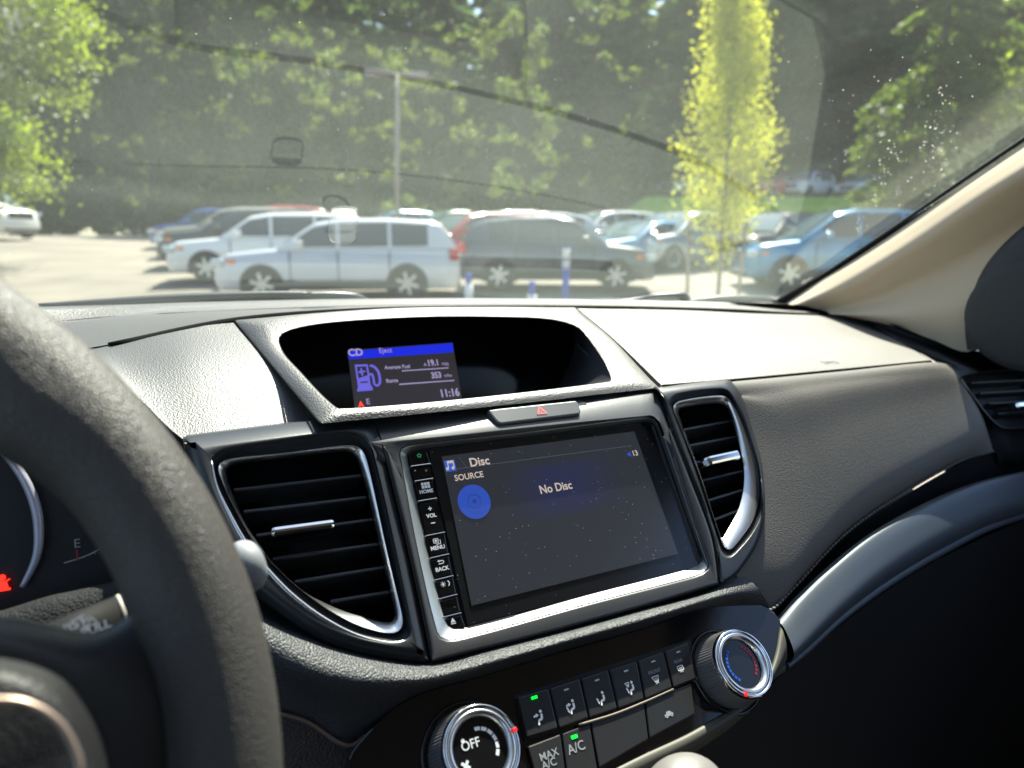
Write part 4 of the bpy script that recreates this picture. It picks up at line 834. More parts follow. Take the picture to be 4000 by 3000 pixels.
sheet('corner_panel', [[p + A([.02, 0, 0]) for p in mir], mir, mir2, mir3], mat('door_black_vinyl', (.02, .02, .023), .6, bump=('noise', 900, .0002)), ds, nr=16, nc=30)
cg = DXP(4035, 1235, .828); rows = []
for r, h in ((.060, 0), (.058, .004), (.050, .006), (.03, .008), (.0, .009)):
    rows.append([cg + A([-h, math.cos(2 * math.pi * k / 40) * r * 1.15, math.sin(2 * math.pi * k / 40) * r]) for k in range(40)])
V, Fc = grid(rows, True); mk('speaker_grille', [W(v) for v in V], Fc, mat('grille_cloth', (.035, .035, .035), .8, bump=('leather', 900, .0006)), ds)
tubeo('door_trim_line', catmull([DXP(3832, 1362, .83), DXP(3900, 1374, .83), DXP(4000, 1395, .83), DXP(4200, 1440, .83)], 12), [.0025] * 12, silver, ds, n=8)
boxo('door_card', (.968, -.28, -.54), ((1, 0, 0), (0, 1, 0), (0, 0, 1)), (.03, .78, .40), dark, ds, bevel=.02)
rows = []
for dy, xx in ((-.004, .888), (-.06, .905), (-.20, .905), (-.22, .93)):
    rows.append([A([xx - .16 * max(0, z) , glp(.87, z)[1] + dy, z]) for z in np.linspace(-.10, .36, 12)])
V, Fc = grid(rows); mk('sun_block_frame', [W(v) for v in V], Fc, dark, ds)  # hidden frame, added to block side sun from the silver band
# ---- unseen rest of the cabin (behind and beside the camera), added to block sky light
rf = thing('cabin_roof', 'unseen grey fabric roof lining over the seats, added to block sky light', 'roof lining', W((.2, -.6, .38)))
V = []; rr_ = []
for y, z in ((.23, .335), (.05, .40), (-.3, .44), (-1.0, .45), (-1.9, .42), (-2.3, .30)): rr_.append([A([x, y - .18 * ((x - .24) / .7) ** 2 * (1 if y > .1 else 0), z - .05 * ((x - .24) / .7) ** 4]) for x in np.linspace(-.52, .98, 14)])
V, Fc = grid(rr_); Fc = face_cam(V, Fc); mk('lining', [W(v) for v in V], Fc, mat('grey_lining', (.36, .34, .31), .9), rf)
V, Fc = grid([[p + A([0, .0, .03]) for p in r] for r in rr_]); mk('roof_panel', [W(v) for v in V], Fc, mat('own_paint', (.25, .26, .28), .3, metal=.5), rf)
bk = thing('rear_seat', 'unseen dark fabric rear bench, added to close the cabin to light from behind', 'car seat', W((.2, -1.3, -.6)))
boxo('seat_back', (.24, -1.45, -.35), ((1, 0, 0), (0, 1, .25), (0, -.25, 1)), (.68, .09, .42), mat('seat_fabric', (.09, .085, .08), .9), bk, bevel=.03)
boxo('seat_cushion', (.24, -1.1, -.72), ((1, 0, 0), (0, 1, 0), (0, 0, 1)), (.68, .32, .08), MATS['seat_fabric'], bk, bevel=.03)
boxo('tail_shade_panel', (.24, -1.95, .0), ((1, 0, 0), (0, 1, .2), (0, -.2, 1)), (.74, .03, .42), mat('grey_shade_panel', (.12, .115, .105), .9), rf)  # unseen rear wall, added to cut ambient light in the cabin
for sx in (-.545, 1.025): boxo('quarter_shade_panel', (sx, -1.45, .05), ((1, 0, 0), (0, 1, 0), (0, 0, 1)), (.03, .50, .42), MATS['grey_shade_panel'], rf)  # unseen solid sides, added to cut ambient light from the rear
for sx, lb in ((-.17, 'unseen dark fabric driver seat, added to cut light on the steering wheel'), (.66, 'unseen dark fabric front passenger seat, added to cut light from behind')):
    fs = thing('front_seat', lb, 'car seat', W((sx, -.3, -.7)), 'front seats')  # unseen seats, added to cut light reaching the wheel from behind
    boxo('backrest', (sx, -.56, -.28), ((1, 0, 0), (0, 1, .3), (0, -.3, 1)), (.25, .07, .33), MATS['seat_fabric'], fs, bevel=.04)
    boxo('cushion', (sx, -.24, -.62), ((1, 0, 0), (0, 1, -.15), (0, .15, 1)), (.26, .26, .07), MATS['seat_fabric'], fs, bevel=.04)
    boxo('headrest', (sx, -.70, .12), ((1, 0, 0), (0, 1, .1), (0, -.1, 1)), (.13, .05, .09), MATS['seat_fabric'], fs, bevel=.03)
fl_ = thing('cabin_floor', 'black carpeted floor of the cabin', 'car floor', W((.2, -.3, -1.0)))
boxo('carpet', (.2, -.5, -1.02), ((1, 0, 0), (0, 1, 0), (0, 0, 1)), (.78, 1.5, .03), mat('carpet_black', (.02, .02, .02), .95), fl_)
boxo('footwell_wall', (.2, .9, -.6), ((1, 0, 0), (0, 1, 0), (0, 0, 1)), (.78, .03, .42), MATS['carpet_black'], fl_)
dl = thing('driver_door', 'dark front door on the driver side, outside the left of the picture', 'car door', W((-.5, -.2, -.5)))
boxo('door_card', (-.56, -.25, -.55), ((1, 0, 0), (0, 1, 0), (0, 0, 1)), (.03, .9, .42), dark, dl)
hd = thing('car_bonnet', 'grey bonnet of the car seen from inside, below the windscreen', 'bonnet', W((.2, 1.6, -.3)))
rows = [[A([x, y, z - .07 * ((x - .24) / .7) ** 2]) for x in np.linspace(-.5, .98, 12)] for y, z in ((.93, -.17), (1.2, -.2), (1.6, -.3), (2.0, -.44), (2.15, -.6))]
V, Fc = grid(rows); Fc = face_cam(V, Fc, (0, 1.5, 3)); mk('bonnet_skin', [W(v) for v in V], Fc, MATS['own_paint'], hd)
rows = [[A([x, y - .30 * (x - .24) ** 2, z]) for x in np.linspace(-.5, .98, 20)] for y, z in ((.97, -.115), (1.0, -.11), (1.06, -.14))]
V, Fc = grid(rows); mk('cowl_panel', [W(v) for v in V], Fc, dark, hd)

# ---- wipers and the tag on the glass
def onglass(x, y, k): return G(x, y, k)
wp_ = thing('windscreen_wiper', 'long black wiper resting along the bottom of the glass in front of the driver', 'wiper', W(G(700, 1170, 1.02)), 'windscreen wipers')
tubeo('wiper_blade', catmull([onglass(x, y, 1.02) for x, y in [(150, 1196), (400, 1184), (700, 1168), (900, 1158), (1100, 1150), (1215, 1148)]], 30), [.003 + .0035 * math.sin(math.pi * i / 29) for i in range(30)], mat('wiper_black', (.03, .03, .03), .4), wp_, n=8)
tubeo('wiper_arm', catmull([onglass(x, y, 1.035) for x, y in [(1090, 1158), (1215, 1154), (1330, 1154), (1390, 1162), (1450, 1185)]], 20), [.002, .003, .004, .0045, .0045, .005, .005, .005, .005, .005, .005, .005, .005, .005, .006, .006, .006, .005, .005, .005], mat('wiper_arm_grey', (.12, .12, .12), .35, metal=.3), wp_, n=8)
wp2 = thing('windscreen_wiper', 'short dark wiper hinge cover and blade below the young yellow tree', 'wiper', W(G(2600, 1160, 1.02)), 'windscreen wipers')
tubeo('wiper_arm', catmull([onglass(x, y, 1.02) for x, y in [(2400, 1176), (2505, 1174), (2560, 1163), (2640, 1158), (2675, 1160), (2682, 1176)]], 24), [.001 + .006 * min(1, i / 8) for i in range(24)], MATS['wiper_black'], wp2, n=8)
tubeo('wiper_blade', catmull([onglass(x, y, 1.02) for x, y in [(2675, 1178), (2790, 1168), (2900, 1167), (3000, 1172), (3060, 1185)]], 24), [.002 + .004 * math.sin(math.pi * i / 23) for i in range(24)], MATS['wiper_black'], wp2, n=8)
tg = thing('screen_tag', 'small dark-framed square tag on the windscreen above the white car', 'tag', W(G(1342, 880, 1.004)))
lf = loop2([[(1292, 812), (1340, 806), (1396, 812)], [(1396, 812), (1398, 880), (1392, 948)], [(1392, 948), (1340, 956), (1286, 948)], [(1286, 948), (1284, 880), (1292, 812)]], 10, 3)
TP = Plane(G(1342, 880, 1.004), 52)
ringo('tag_frame', [(lf, -.0005), (lf, .001), (inset(lf, 3), .001), (inset(lf, 3), -.0005)], TP, mat('tag_teal_black', (.01, .03, .035), .4), tg)
def clear(m, f):
    n = m.node_tree.nodes; l = m.node_tree.links; t = n.new('ShaderNodeBsdfTransparent'); x = n.new('ShaderNodeMixShader'); x.inputs[0].default_value = f
    l.new(t.outputs[0], x.inputs[1]); l.new(n['Principled BSDF'].outputs[0], x.inputs[2]); l.new(x.outputs[0], n['Material Output'].inputs[0]); return m
poly('tag_lower_half', [(1294, 870), (1392, 872), (1388, 945), (1290, 945)], TP, .0004, .0008, clear(mat('tag_grey', (.20, .215, .21), .7), .12), tg)
clear_dark = clear(mat('tag_smoke', (.01, .03, .035), .4), .6)
poly('tag_upper_half', [(1296, 814), (1393, 814), (1392, 842), (1296, 840)], TP, .0005, .0008, clear_dark, tg)
# ================================================================== OUTSIDE
def gz(X, Y):
    f = float(np.interp(Y, [0, 12, 13, 16, 20, 28, 40, 60, 400], [-1.35, -1.35, -1.33, -1.10, -.90, -.60, -.42, -.3, -.3]))
    lift = .032 * max(0, -X) * min(1, max(0, (Y - 14) / 12)); lift = min(lift, .75)
    return CAMH + f + lift
def ground_sheet(name, xs, ys, m, dz=0., fn=None, kind='structure'):
    V = []; Fc = []; n = len(xs)
    for y in ys:
        for x in xs: V.append((x, y, (fn or gz)(x, y) + dz))
    for i in range(len(ys) - 1):
        for j in range(n - 1): Fc.append((i * n + j, i * n + j + 1, (i + 1) * n + j + 1, (i + 1) * n + j))
    o = mk(name, V, Fc, m, None); o['kind'] = kind; return o
asph = mat('sunlit_asphalt', (.26, .23, .185), .85, bump=('noise', 60, .006), var=(.55, (.185, .165, .135)), spec=.3)
ground_sheet('parking_lot', list(np.linspace(-60, 60, 49)) , list(np.linspace(-12, 48, 61)), asph)
ground_sheet('ground', [-700, -300, -120, -60, -50, -40, -30, -20, -10, 0, 10, 20, 40, 60, 120, 300, 700], [-300, -100, -12, 0, 10, 20, 30, 40, 47, 50, 60, 120, 300, 900], mat('forest_floor', (.05, .06, .03), .95, var=(.2, (.03, .035, .02))), fn=lambda x, y: gz(x, y) - (.5 if y < 48 else .03))
# painted bay lines
ln = mat('bay_line_paint', (.75, .74, .7), .7)
for i in range(7):
    y = 15.4 + 2.9 * i; x0 = -5.0 - .85 * i; V = []; Fc = []
    for k in range(9):
        xx = x0 - .4 + k * .7; yy = y + .22 * (k * .7)
        V += [(xx, yy, gz(xx, yy) + .012), (xx, yy + .1, gz(xx, yy + .1) + .012)]
    Fc = [(2 * k, 2 * k + 2, 2 * k + 3, 2 * k + 1) for k in range(8)]; o = mk('bay_line', V, Fc, ln, None, smooth=False); o['kind'] = 'structure'
# raised bank with the upper car park
def bz(X, Y):
    t = min(1, max(0, (Y - 35) / 7.)); e = min(1, max(0, (X - 3) / 5)); return gz(X, Y) - .4 + (3.0 * (t * t * (3 - 2 * t)) + .4) * e
grassm = mat('backlit_grass', (.33, .46, .05), .9, bump=('noise', 14, .05), var=(1.2, (.24, .36, .04)))  # green boosted to stand for sunlight passing through the blades
bank = ground_sheet('grass_bank', list(np.linspace(2, 44, 43)), list(np.linspace(34, 42.5, 18)), grassm, fn=bz)
ground_sheet('upper_parking_lot', list(np.linspace(2, 44, 22)), list(np.linspace(42.4, 62, 12)), asph, fn=bz, dz=.02)

# ---- vehicles
glassd = mat('car_window', (.035, .04, .05), .06, spec=.8)
glassl = mat('car_windscreen', (.10, .15, .16), .05, spec=.8)
blackp = mat('car_black_trim', (.015, .015, .016), .5)
headm = mat('headlamp_glass', (.55, .6, .62), .08, spec=.8); tailm = mat('tail_lamp_red', (.45, .01, .015), .15); amber = mat('indicator_amber', (.8, .22, .02), .25)
def paint(n, c, metal=.0, r=.28): return mat('car_paint_' + n, c, r, metal=metal, coat=1.0)
PA = dict(white=paint('white', (.60, .61, .63)), pearl=paint('pearl', (.72, .72, .70)), black=paint('black', (.012, .012, .014)), grey=paint('grey', (.07, .08, .095), .2), blue=paint('blue', (.05, .23, .40), .2),
          cream=paint('cream', (.42, .38, .28), .2), red=paint('red', (.42, .02, .015)), dkblue=paint('dark_blue', (.02, .045, .10), .4), silver=paint('silver', (.42, .44, .46), .7), teal=paint('light_blue', (.18, .36, .48), .4), rblue=paint('royal_blue', (.03, .09, .32), .2), green=paint('green', (.03, .08, .05), .3))
ST = {  # length, half width, belt z, roof z, hood profile (x/L, z), roof profile (x/L, z), side windows (x0, x1) , wheel r, wheel xs
 'suv': dict(L=5.25, W=.98, low=[(0, .62), (.015, .92), (.06, 1.02), (.27, 1.13), (.60, 1.14), (.93, 1.16), (.985, 1.10), (1, .80)],
             roof=[(.255, 1.12), (.40, 1.66), (.50, 1.755), (.70, 1.77), (.88, 1.72), (.925, 1.66), (.985, 1.15)], win=[(.335, .49), (.505, .70), (.715, .865)], r=.375, wx=(.19, .775)),
 'cuv': dict(L=4.6, W=.92, low=[(0, .58), (.015, .85), (.07, .96), (.27, 1.08), (.60, 1.10), (.93, 1.16), (.985, 1.08), (1, .76)],
             roof=[(.24, 1.07), (.40, 1.62), (.50, 1.71), (.70, 1.70), (.86, 1.62), (.92, 1.52), (.985, 1.14)], win=[(.34, .50), (.515, .695), (.71, .84)], r=.35, wx=(.195, .785)),
 'sedan': dict(L=4.7, W=.91, low=[(0, .52), (.015, .74), (.07, .84), (.27, .96), (.60, .97), (.86, 1.0), (.985, .97), (1, .62)],
             roof=[(.27, .96), (.42, 1.38), (.52, 1.45), (.66, 1.42), (.76, 1.30), (.865, 1.0)], win=[(.35, .51), (.525, .70)], r=.33, wx=(.19, .79)),
 'van': dict(L=5.4, W=1.0, low=[(0, .70), (.015, 1.0), (.06, 1.14), (.20, 1.30), (.60, 1.36), (.93, 1.36), (.99, 1.3), (1, .8)],
             roof=[(.17, 1.28), (.33, 2.02), (.42, 2.15), (.70, 2.16), (.93, 2.13), (.97, 2.05), (.995, 1.3)], win=[(.27, .42), (.44, .66), (.68, .93)], r=.36, wx=(.16, .80)),
}
def vehicle(style, pt, X, Y, heading, label, group=None, name='parked_car', cat='car', detail=2, rails=False, sc=1.0, dz=0.):
    """heading: degrees the nose points, measured from +X anticlockwise"""
    s = ST[style]; L, Wd = s['L'] * sc, s['W'] * sc; z0 = gz(X, Y) + dz; ca, sa_ = math.cos(R_(heading)), math.sin(R_(heading))
    t = thing(name, label, cat, (X, Y, z0), group); t.rotation_euler = (0, 0, R_(heading))
    # local: nose towards +x; vertices given in local metres, offset so mk() keeps them local
    base = LOC[t]
    def lm(nm, V, Fc, m, par=None, smooth=True):
        o = mk(nm, [(v[0] + base.x, v[1] + base.y, v[2] + base.z) for v in V], Fc, m, par or t, smooth=smooth); return o
    X_ = lambda f: L * (.5 - f)
    lowx = [p[0] for p in s['low']]; lowz = [p[1] * sc for p in s['low']]
    st = sorted(set(list(np.linspace(0, 1, 17)) + lowx)); rows = []
    for f in st:
        zt = float(np.interp(f, lowx, lowz)); w = Wd * (1 - .22 * max(0, 1 - f / .07) ** 2 - .16 * max(0, (f - .95) / .05) ** 2); zb = .24 * sc + (.16 * sc if f < .01 or f > .99 else 0)
        h = zt - zb; half = [(0, zb), (w * .86, zb), (w * .96, zb + .10 * h), (w * 1.0, zb + .38 * h), (w * .995, zb + .66 * h), (w * .965, zb + .88 * h), (w * .90, zb + .985 * h), (w * .6, zt + .012), (0, zt + .02)]
        ring = [(y, z) for y, z in half] + [(-y, z) for y, z in reversed(half[1:-1])]
        rows.append([(X_(f), y, z) for y, z in ring])
    V, Fc = grid([[A(p) for p in r] for r in rows], True); n = len(rows[0]); Fc = [tuple(reversed(f)) for f in Fc]
    Fc.append(tuple(range(n))); Fc.append(tuple(reversed(range(len(V) - n, len(V)))))
    body = lm('body', V, Fc, pt)
    # greenhouse
    rx = [p[0] for p in s['roof']]; rz = [p[1] * sc for p in s['roof']]; belt = lambda f: float(np.interp(f, lowx, lowz)) - .03
    def side(f, z):
        zr = float(np.interp(f, rx, rz)); top = max(rz); k = (z - belt(f)) / (top - belt(f)); return Wd * (.935 - .20 * max(0, min(1, k)) ** 1.15)
    rows = []
    gst = sorted(set(list(np.linspace(rx[0], rx[-1], 15)) + rx))
    for f in gst:
        zr = float(np.interp(f, rx, rz)); b = belt(f); h = max(.01, zr - b)
        half = [(side(f, b), b), (side(f, b + h * .5), b + h * .5), (side(f, b + h * .86), b + h * .86), (side(f, b + h * .95) * .95, b + h * .96), (side(f, zr) * .7, zr + .012), (0, zr + .03 * min(1, h / .3))]
        ring = half + [(-y, z) for y, z in reversed(half[:-1])]; rows.append([A((X_(f), y, z)) for y, z in ring])
    V, Fc = grid(rows); Fc = [tuple(reversed(f)) for f in Fc]; lm('roof', V, Fc, pt)
    # side windows
    for sg in (1, -1):
        for (a, b_) in s['win']:
            m = 8; V = []
            for i in range(m + 1):
                f = a + (b_ - a) * i / m; zr = float(np.interp(f, rx, rz)); zb = belt(f) + .05; zt = zr - .085
                if zt < zb + .01: zt = zb + .01
                for z in (zb, (zb + zt) / 2, zt): V.append((X_(f), sg * (side(f, z) + .008), z))
            Fc = [(3 * i + j, 3 * i + 3 + j, 3 * i + 4 + j, 3 * i + 1 + j) for i in range(m) for j in range(2)]
            if sg < 0: Fc = [tuple(reversed(q)) for q in Fc]
            lm('side_window', V, Fc, glassd)
    def screen(nm, f0, f1, m, k):
        V = []; c = 6
        for i in range(4):
            f = f0 + (f1 - f0) * i / 3; z = float(np.interp(f, rx, rz)); w = side(f, z) * .88
            for j in range(c + 1): V.append((X_(f) + k * .02, w * (2 * j / c - 1), z + .022 + .012 * (1 - (2 * j / c - 1) ** 2)))
        Fc = [(i * (c + 1) + j, (i + 1) * (c + 1) + j, (i + 1) * (c + 1) + j + 1, i * (c + 1) + j + 1) for i in range(3) for j in range(c)]
        lm(nm, V, Fc, m)
    screen('windscreen', rx[0] + .012, rx[1] - .004 + (rx[2] - rx[1]) * .15, glassl, 1)
    screen('rear_window', rx[-2] + .006, rx[-1] - (.02 if style != 'sedan' else .01), glassd, -1)
    # wheels
    r = s['r'] * sc
    for sg in (1, -1):
        for wf in s['wx']:
            xw = X_(wf); N = 26
            arch = [(xw + (r + .07) * math.cos(math.pi * i / 14), sg * Wd * 1.004, r + (r + .07) * math.sin(math.pi * i / 14) * .96) for i in range(15)] + [(xw - r - .07, sg * Wd * 1.0, .2), (xw + r + .07, sg * Wd * 1.0, .2)]
            arch2 = [(a_[0], sg * Wd * .75, a_[2]) for a_ in arch]; k = len(arch)
            Fc = [tuple(range(k)) if sg > 0 else tuple(reversed(range(k)))] + [(i, (i + 1) % k, (i + 1) % k + k, i + k) for i in range(k)]
            lm('wheel_arch', arch + arch2, Fc, blackp, smooth=False)
            ps = [(.62, .0), (.9, .012), (.985, .0), (1, -.03), (1, -.20), (.9, -.22)]
            rows = [[A((xw + r * q * math.cos(2 * math.pi * i / N), sg * (Wd + .012 + h), r + r * q * math.sin(2 * math.pi * i / N))) for i in range(N)] for q, h in ps]
            V, Fc = grid(rows, True); tw_ = lm('wheel', V, Fc, tyre)
            # rim: dish and spokes
            pp = []
            rows = [[A((xw + r * q * math.cos(2 * math.pi * i / N), sg * (Wd + h), r + r * q * math.sin(2 * math.pi * i / N))) for i in range(N)] for q, h in [(.70, .016), (.64, .02), (.60, -.01), (.02, -.015)]]
            pp.append(grid(rows, True))
            V, Fc = merge(pp); d = mk('rim', [(v[0] + base.x, v[1] + base.y, v[2] + base.z) for v in V], Fc, blackp if detail > 1 else rimm, tw_)
            if detail > 1:
                pp = []
                for k in range(6):
                    a = 2 * math.pi * k / 6 + .3; dx, dz_ = math.cos(a), math.sin(a)
                    pp.append(boxc((xw + dx * r * .34, sg * (Wd + .012), r + dz_ * r * .34), ((dx, 0, dz_), (0, 1, 0), (-dz_, 0, dx)), (r * .32, .012, r * .085)))
                V, Fc = merge(pp); mk('spokes', [(v[0] + base.x, v[1] + base.y, v[2] + base.z) for v in V], Fc, rimm, tw_, smooth=False)
    zh = float(np.interp(.04, lowx, lowz)); zt_ = float(np.interp(.96, lowx, lowz))
    for sg in (1, -1):
        V, Fc = boxc((X_(.035), sg * Wd * .80, zh - .13), ((1, -sg * .5, 0), (sg * .5, 1, 0), (0, 0, 1)), (.12, .20, .075)); o = lm('headlight', V, Fc, headm, smooth=False); bev(o, .03)
        V, Fc = boxc((X_(.075), sg * Wd * .955, zh - .12), ((1, -sg * .15, 0), (sg * .15, 1, 0), (0, 0, 1)), (.09, .03, .04)); lm('indicator', V, Fc, amber, smooth=False)
        V, Fc = boxc((X_(.968), sg * Wd * .84, zt_ - .12), ((1, sg * .3, 0), (-sg * .3, 1, 0), (0, 0, 1)), (.09, .15, .12)); o = lm('taillight', V, Fc, tailm, smooth=False); bev(o, .03)
        f = s['win'][0][0] + .01; V, Fc = boxc((X_(f), sg * (Wd + .12), belt(f) + .11), ((1, 0, 0), (0, 1, 0), (0, 0, 1)), (.09, .11, .075)); o = lm('door_mirror', V, Fc, pt, smooth=False); bev(o, .04)
        if detail > 1:
            V, Fc = boxc((0, sg * (Wd + .002), .34 * sc), ((1, 0, 0), (0, 1, 0), (0, 0, 1)), (L * .27, .02, .09)); lm('sill', V, Fc, blackp, smooth=False)
            for ds_ in (s['win'][0][0] - .03, s['win'][0][1] + .006, s['win'][1][1] + .004):
                V, Fc = boxc((X_(ds_), sg * (Wd - .002), (belt(ds_) + .34) / 2), ((1, 0, 0), (0, 1, 0), (0, 0, 1)), (.009, .008, (belt(ds_) - .34) / 2 - .03)); lm('door_seam', V, Fc, blackp, smooth=False)
            for df_ in (.47, .66):
                V, Fc = boxc((X_(df_), sg * (Wd + .004), belt(df_) - .12), ((1, 0, 0), (0, 1, 0), (0, 0, 1)), (.10, .014, .016)); lm('door_handle', V, Fc, pt, smooth=False)
        if rails:
            lm('roof_rail', *[q for q in tube([(X_(.44), sg * Wd * .66, max(rz) + .01), (X_(.5), sg * Wd * .67, max(rz) + .06), (X_(.84), sg * Wd * .67, max(rz) + .03), (X_(.88), sg * Wd * .66, max(rz) - .03)], .02, 8)], blackp)
    V, Fc = boxc((X_(.006), 0, zh - .20), ((1, 0, 0), (0, 1, 0), (0, 0, 1)), (.03, Wd * .52, .12)); o = lm('grille', V, Fc, blackp, smooth=False)
    V, Fc = boxc((X_(.012), 0, .38 * sc), ((1, 0, 0), (0, 1, 0), (0, 0, 1)), (.05, Wd * .78, .11)); o = lm('bumper', V, Fc, blackp, smooth=False); bev(o, .03)
    V, Fc = boxc((X_(.992), 0, .40 * sc), ((1, 0, 0), (0, 1, 0), (0, 0, 1)), (.04, Wd * .80, .12)); o = lm('bumper', V, Fc, blackp, smooth=False); bev(o, .03)
    return t
def XY(px, Y): return (px - 2000) / F * Y
gl_ = 'cars parked in the left row'
vehicle('suv', PA['white'], XY(1345, 14.6), 14.7, 180 + 9, 'white seven-seat estate car parked side-on, nearest of the left row', gl_, sc=.93)
vehicle('suv', PA['pearl'], -6.0, 17.6, 180 + 13, 'white estate car behind the nearest white car, nose further to the left', gl_, sc=.93)
vehicle('suv', PA['black'], -7.75, 20.6, 180 + 14, 'black estate car, third in the left row', gl_, sc=.93)
vehicle('suv', PA['cream'], -9.2, 23.5, 180 + 14, 'cream-bonneted estate car, fourth in the left row', gl_, sc=.92)
vehicle('cuv', PA['rblue'], -11.5, 26.5, 180 + 15, 'royal blue hatchback at the far end of the left row', gl_, sc=.86)
vehicle('cuv', PA['red'], -9.9, 29.6, 180 + 15, 'small red car roof showing beyond the blue hatchback', gl_)
vehicle('cuv', PA['grey'], XY(2170, 16.0), 16.2, -4, 'dark grey crossover facing right in the middle of the car park', None, sc=.96)
vehicle('cuv', PA['blue'], XY(3270, 16.2), 16.3, 180 - 4, 'bright blue crossover parked by the right edge of the windscreen', None, rails=True, sc=1.04)
vehicle('suv', PA['red'], XY(1850, 20.5), 20.5, 180 + 35, 'dark red estate car glimpsed between the white and the dark grey cars', None, sc=.95)
vehicle('van', PA['pearl'], -21.9, 28.0, -12, 'white van at the left edge, only its nose in view', None, name='parked_van', cat='van')
mid = [('suv', 'white', 1960, 26.5, 'white roofed estate car directly beyond the dark grey crossover'), ('suv', 'white', 2345, 26.8, 'white estate car beyond the bonnet of the dark grey crossover'),
       ('sedan', 'dkblue', 2470, 23.5, 'dark blue saloon right of the dark grey crossover'), ('cuv', 'silver', 2600, 25.0, 'silver crossover left of the young tree'),
       ('sedan', 'black', 2730, 22.5, 'black saloon behind the staked young tree'), ('cuv', 'dkblue', 2560, 28.5, 'dark blue crossover behind the silver one'),
       ('sedan', 'teal', 2880, 24.5, 'light blue saloon between the young tree and the bright blue crossover'), ('cuv', 'black', 3010, 22.2, 'black hatchback just left of the bright blue crossover'),
       ('sedan', 'grey', 2180, 29.0, 'grey saloon between the two white estate cars'), ('cuv', 'green', 1760, 28.5, 'dark green crossover behind the tail of the nearest white car'),
       ('cuv', 'silver', 2720, 29.5, 'silver crossover far behind the young tree'), ('sedan', 'silver', 2960, 29.5, 'silver saloon far right below the grass bank'),
       ('cuv', 'dkblue', 2850, 32.5, 'dark blue crossover at the foot of the grass bank'), ('cuv', 'grey', 2440, 32.5, 'grey crossover in the farthest row'), ('sedan', 'teal', 2640, 32.8, 'pale blue saloon in the farthest row'),
       ('cuv', 'teal', 1560, 31.5, 'pale blue crossover beside the foot of the lamp post'), ('cuv', 'white', 2090, 24.2, 'white crossover hidden behind the roof of the dark grey crossover'), ('sedan', 'blue', 2520, 21.0, 'mid-blue saloon just beyond the nose of the dark grey crossover'), ('cuv', 'silver', 2660, 21.5, 'silver-grey crossover between the dark grey crossover and the left stake'),
       ('sedan', 'dkblue', 2800, 27.5, 'navy saloon seen through the young tree'), ('cuv', 'teal', 2500, 30.5, 'pale teal crossover in the second farthest row'), ('cuv', 'black', 2380, 30.2, 'black crossover in the second farthest row behind the white estate car'),
       ('sedan', 'white', 3080, 32.5, 'white saloon below the right end of the grass bank')]
for i, (stl, c, px, Y, lb) in enumerate(mid):
    vehicle(stl, PA[c], XY(px, Y), Y, 180 + 32 + (i * 37 % 11) - 5, lb, 'cars in the middle of the car park', detail=1)
for px, Y, c, stl, lb in [(2690, 44.2, 'silver', 'sedan', 'silver saloon at the left of the upper car park'), (2830, 44.8, 'grey', 'cuv', 'grey crossover in the upper car park behind the young tree'), (2985, 44.4, 'red', 'sedan', 'red saloon on top of the grass bank'),
                     (3110, 45.0, 'white', 'cuv', 'white crossover on top of the grass bank'), (3340, 44.6, 'white', 'sedan', 'white saloon in the upper car park behind the fir'), (3060, 50., 'silver', 'suv', 'silver estate car in the second row of the upper car park')]:
    X = XY(px, Y); vehicle(stl, PA[c], X, Y, 205 + (px % 17), lb, 'cars in the upper car park', detail=1, dz=bz(X, Y) - gz(X, Y) + .02)

# ---- lamp post
def world_tube(nm, path, rad, m, par, n=12): V, Fc = tube(path, rad, n); return mk(nm, V, Fc, m, par)
galv = mat('galvanised_steel', (.27, .235, .21), .5, metal=.1)
LX, LY = XY(1572, 30), 30.; lz = gz(LX, LY); ltop = CAMH + 6.75
lp = thing('street_lamp', 'tall two-armed parking lot lamp post against the trees', 'street lamp', (LX, LY, lz))
world_tube('pole', [(LX - .12, LY, lz), (LX + .1, LY, ltop)], [.105, .08], galv, lp)
world_tube('footing', [(LX - .12, LY, lz - .05), (LX - .12, LY, lz + .5)], [.28, .28], mat('concrete_grey', (.4, .39, .36), .9), lp, 20)
for sg in (-1, 1):
    V, Fc = boxc((LX + .1 + sg * .78, LY - .1 * sg, ltop - .02 - sg * .07), ((1, -.15, -.1), (.15, 1, 0), (.1, 0, 1)), (.52, .24, .10)); o = mk('lamp_head', V, Fc, galv, lp, smooth=False); bev(o, .03)
    world_tube('arm', [(LX + .1, LY, ltop - .02), (LX + .1 + sg * .4, LY - .05 * sg, ltop - .02 - sg * .03)], .035, galv, lp, 8)
# ---- marker posts
pw, pb_ = mat('post_white', (.75, .75, .75), .5), mat('post_blue', (.03, .07, .42), .4)
def post(px, Y, ztop, label, bands):
    X = XY(px, Y); z0 = gz(X, Y); h = CAMH + ztop - z0
    t = thing('marker_post', label, 'post', (X, Y, z0), 'blue and white marker posts')
    world_tube('foot', [(X, Y, z0), (X, Y, z0 + .06)], [.17, .15], blackp, t, 20)
    for a, b, r, m, nm in bands: world_tube(nm, [(X, Y, z0 + .05 + (h - .05) * a), (X, Y, z0 + .05 + (h - .05) * b)], [r, r], m, t, 16)
post(2208, 12.8, -.10, 'tall marker post with white upper bands and a blue base', [(0, .62, .062, pb_, 'base_band'), (.62, .66, .078, pb_, 'collar'), (.66, .80, .068, pw, 'white_band'), (.80, .83, .074, mat('post_grey', (.3, .3, .33), .6), 'ring'), (.83, .97, .066, pw, 'white_band'), (.97, 1, .05, pb_, 'cap')])
post(1832, 12.8, -.58, 'short marker post with a blue cap, behind the rear wheel of the white car', [(0, .72, .075, pw, 'white_band'), (.72, 1, .055, pb_, 'cap')])
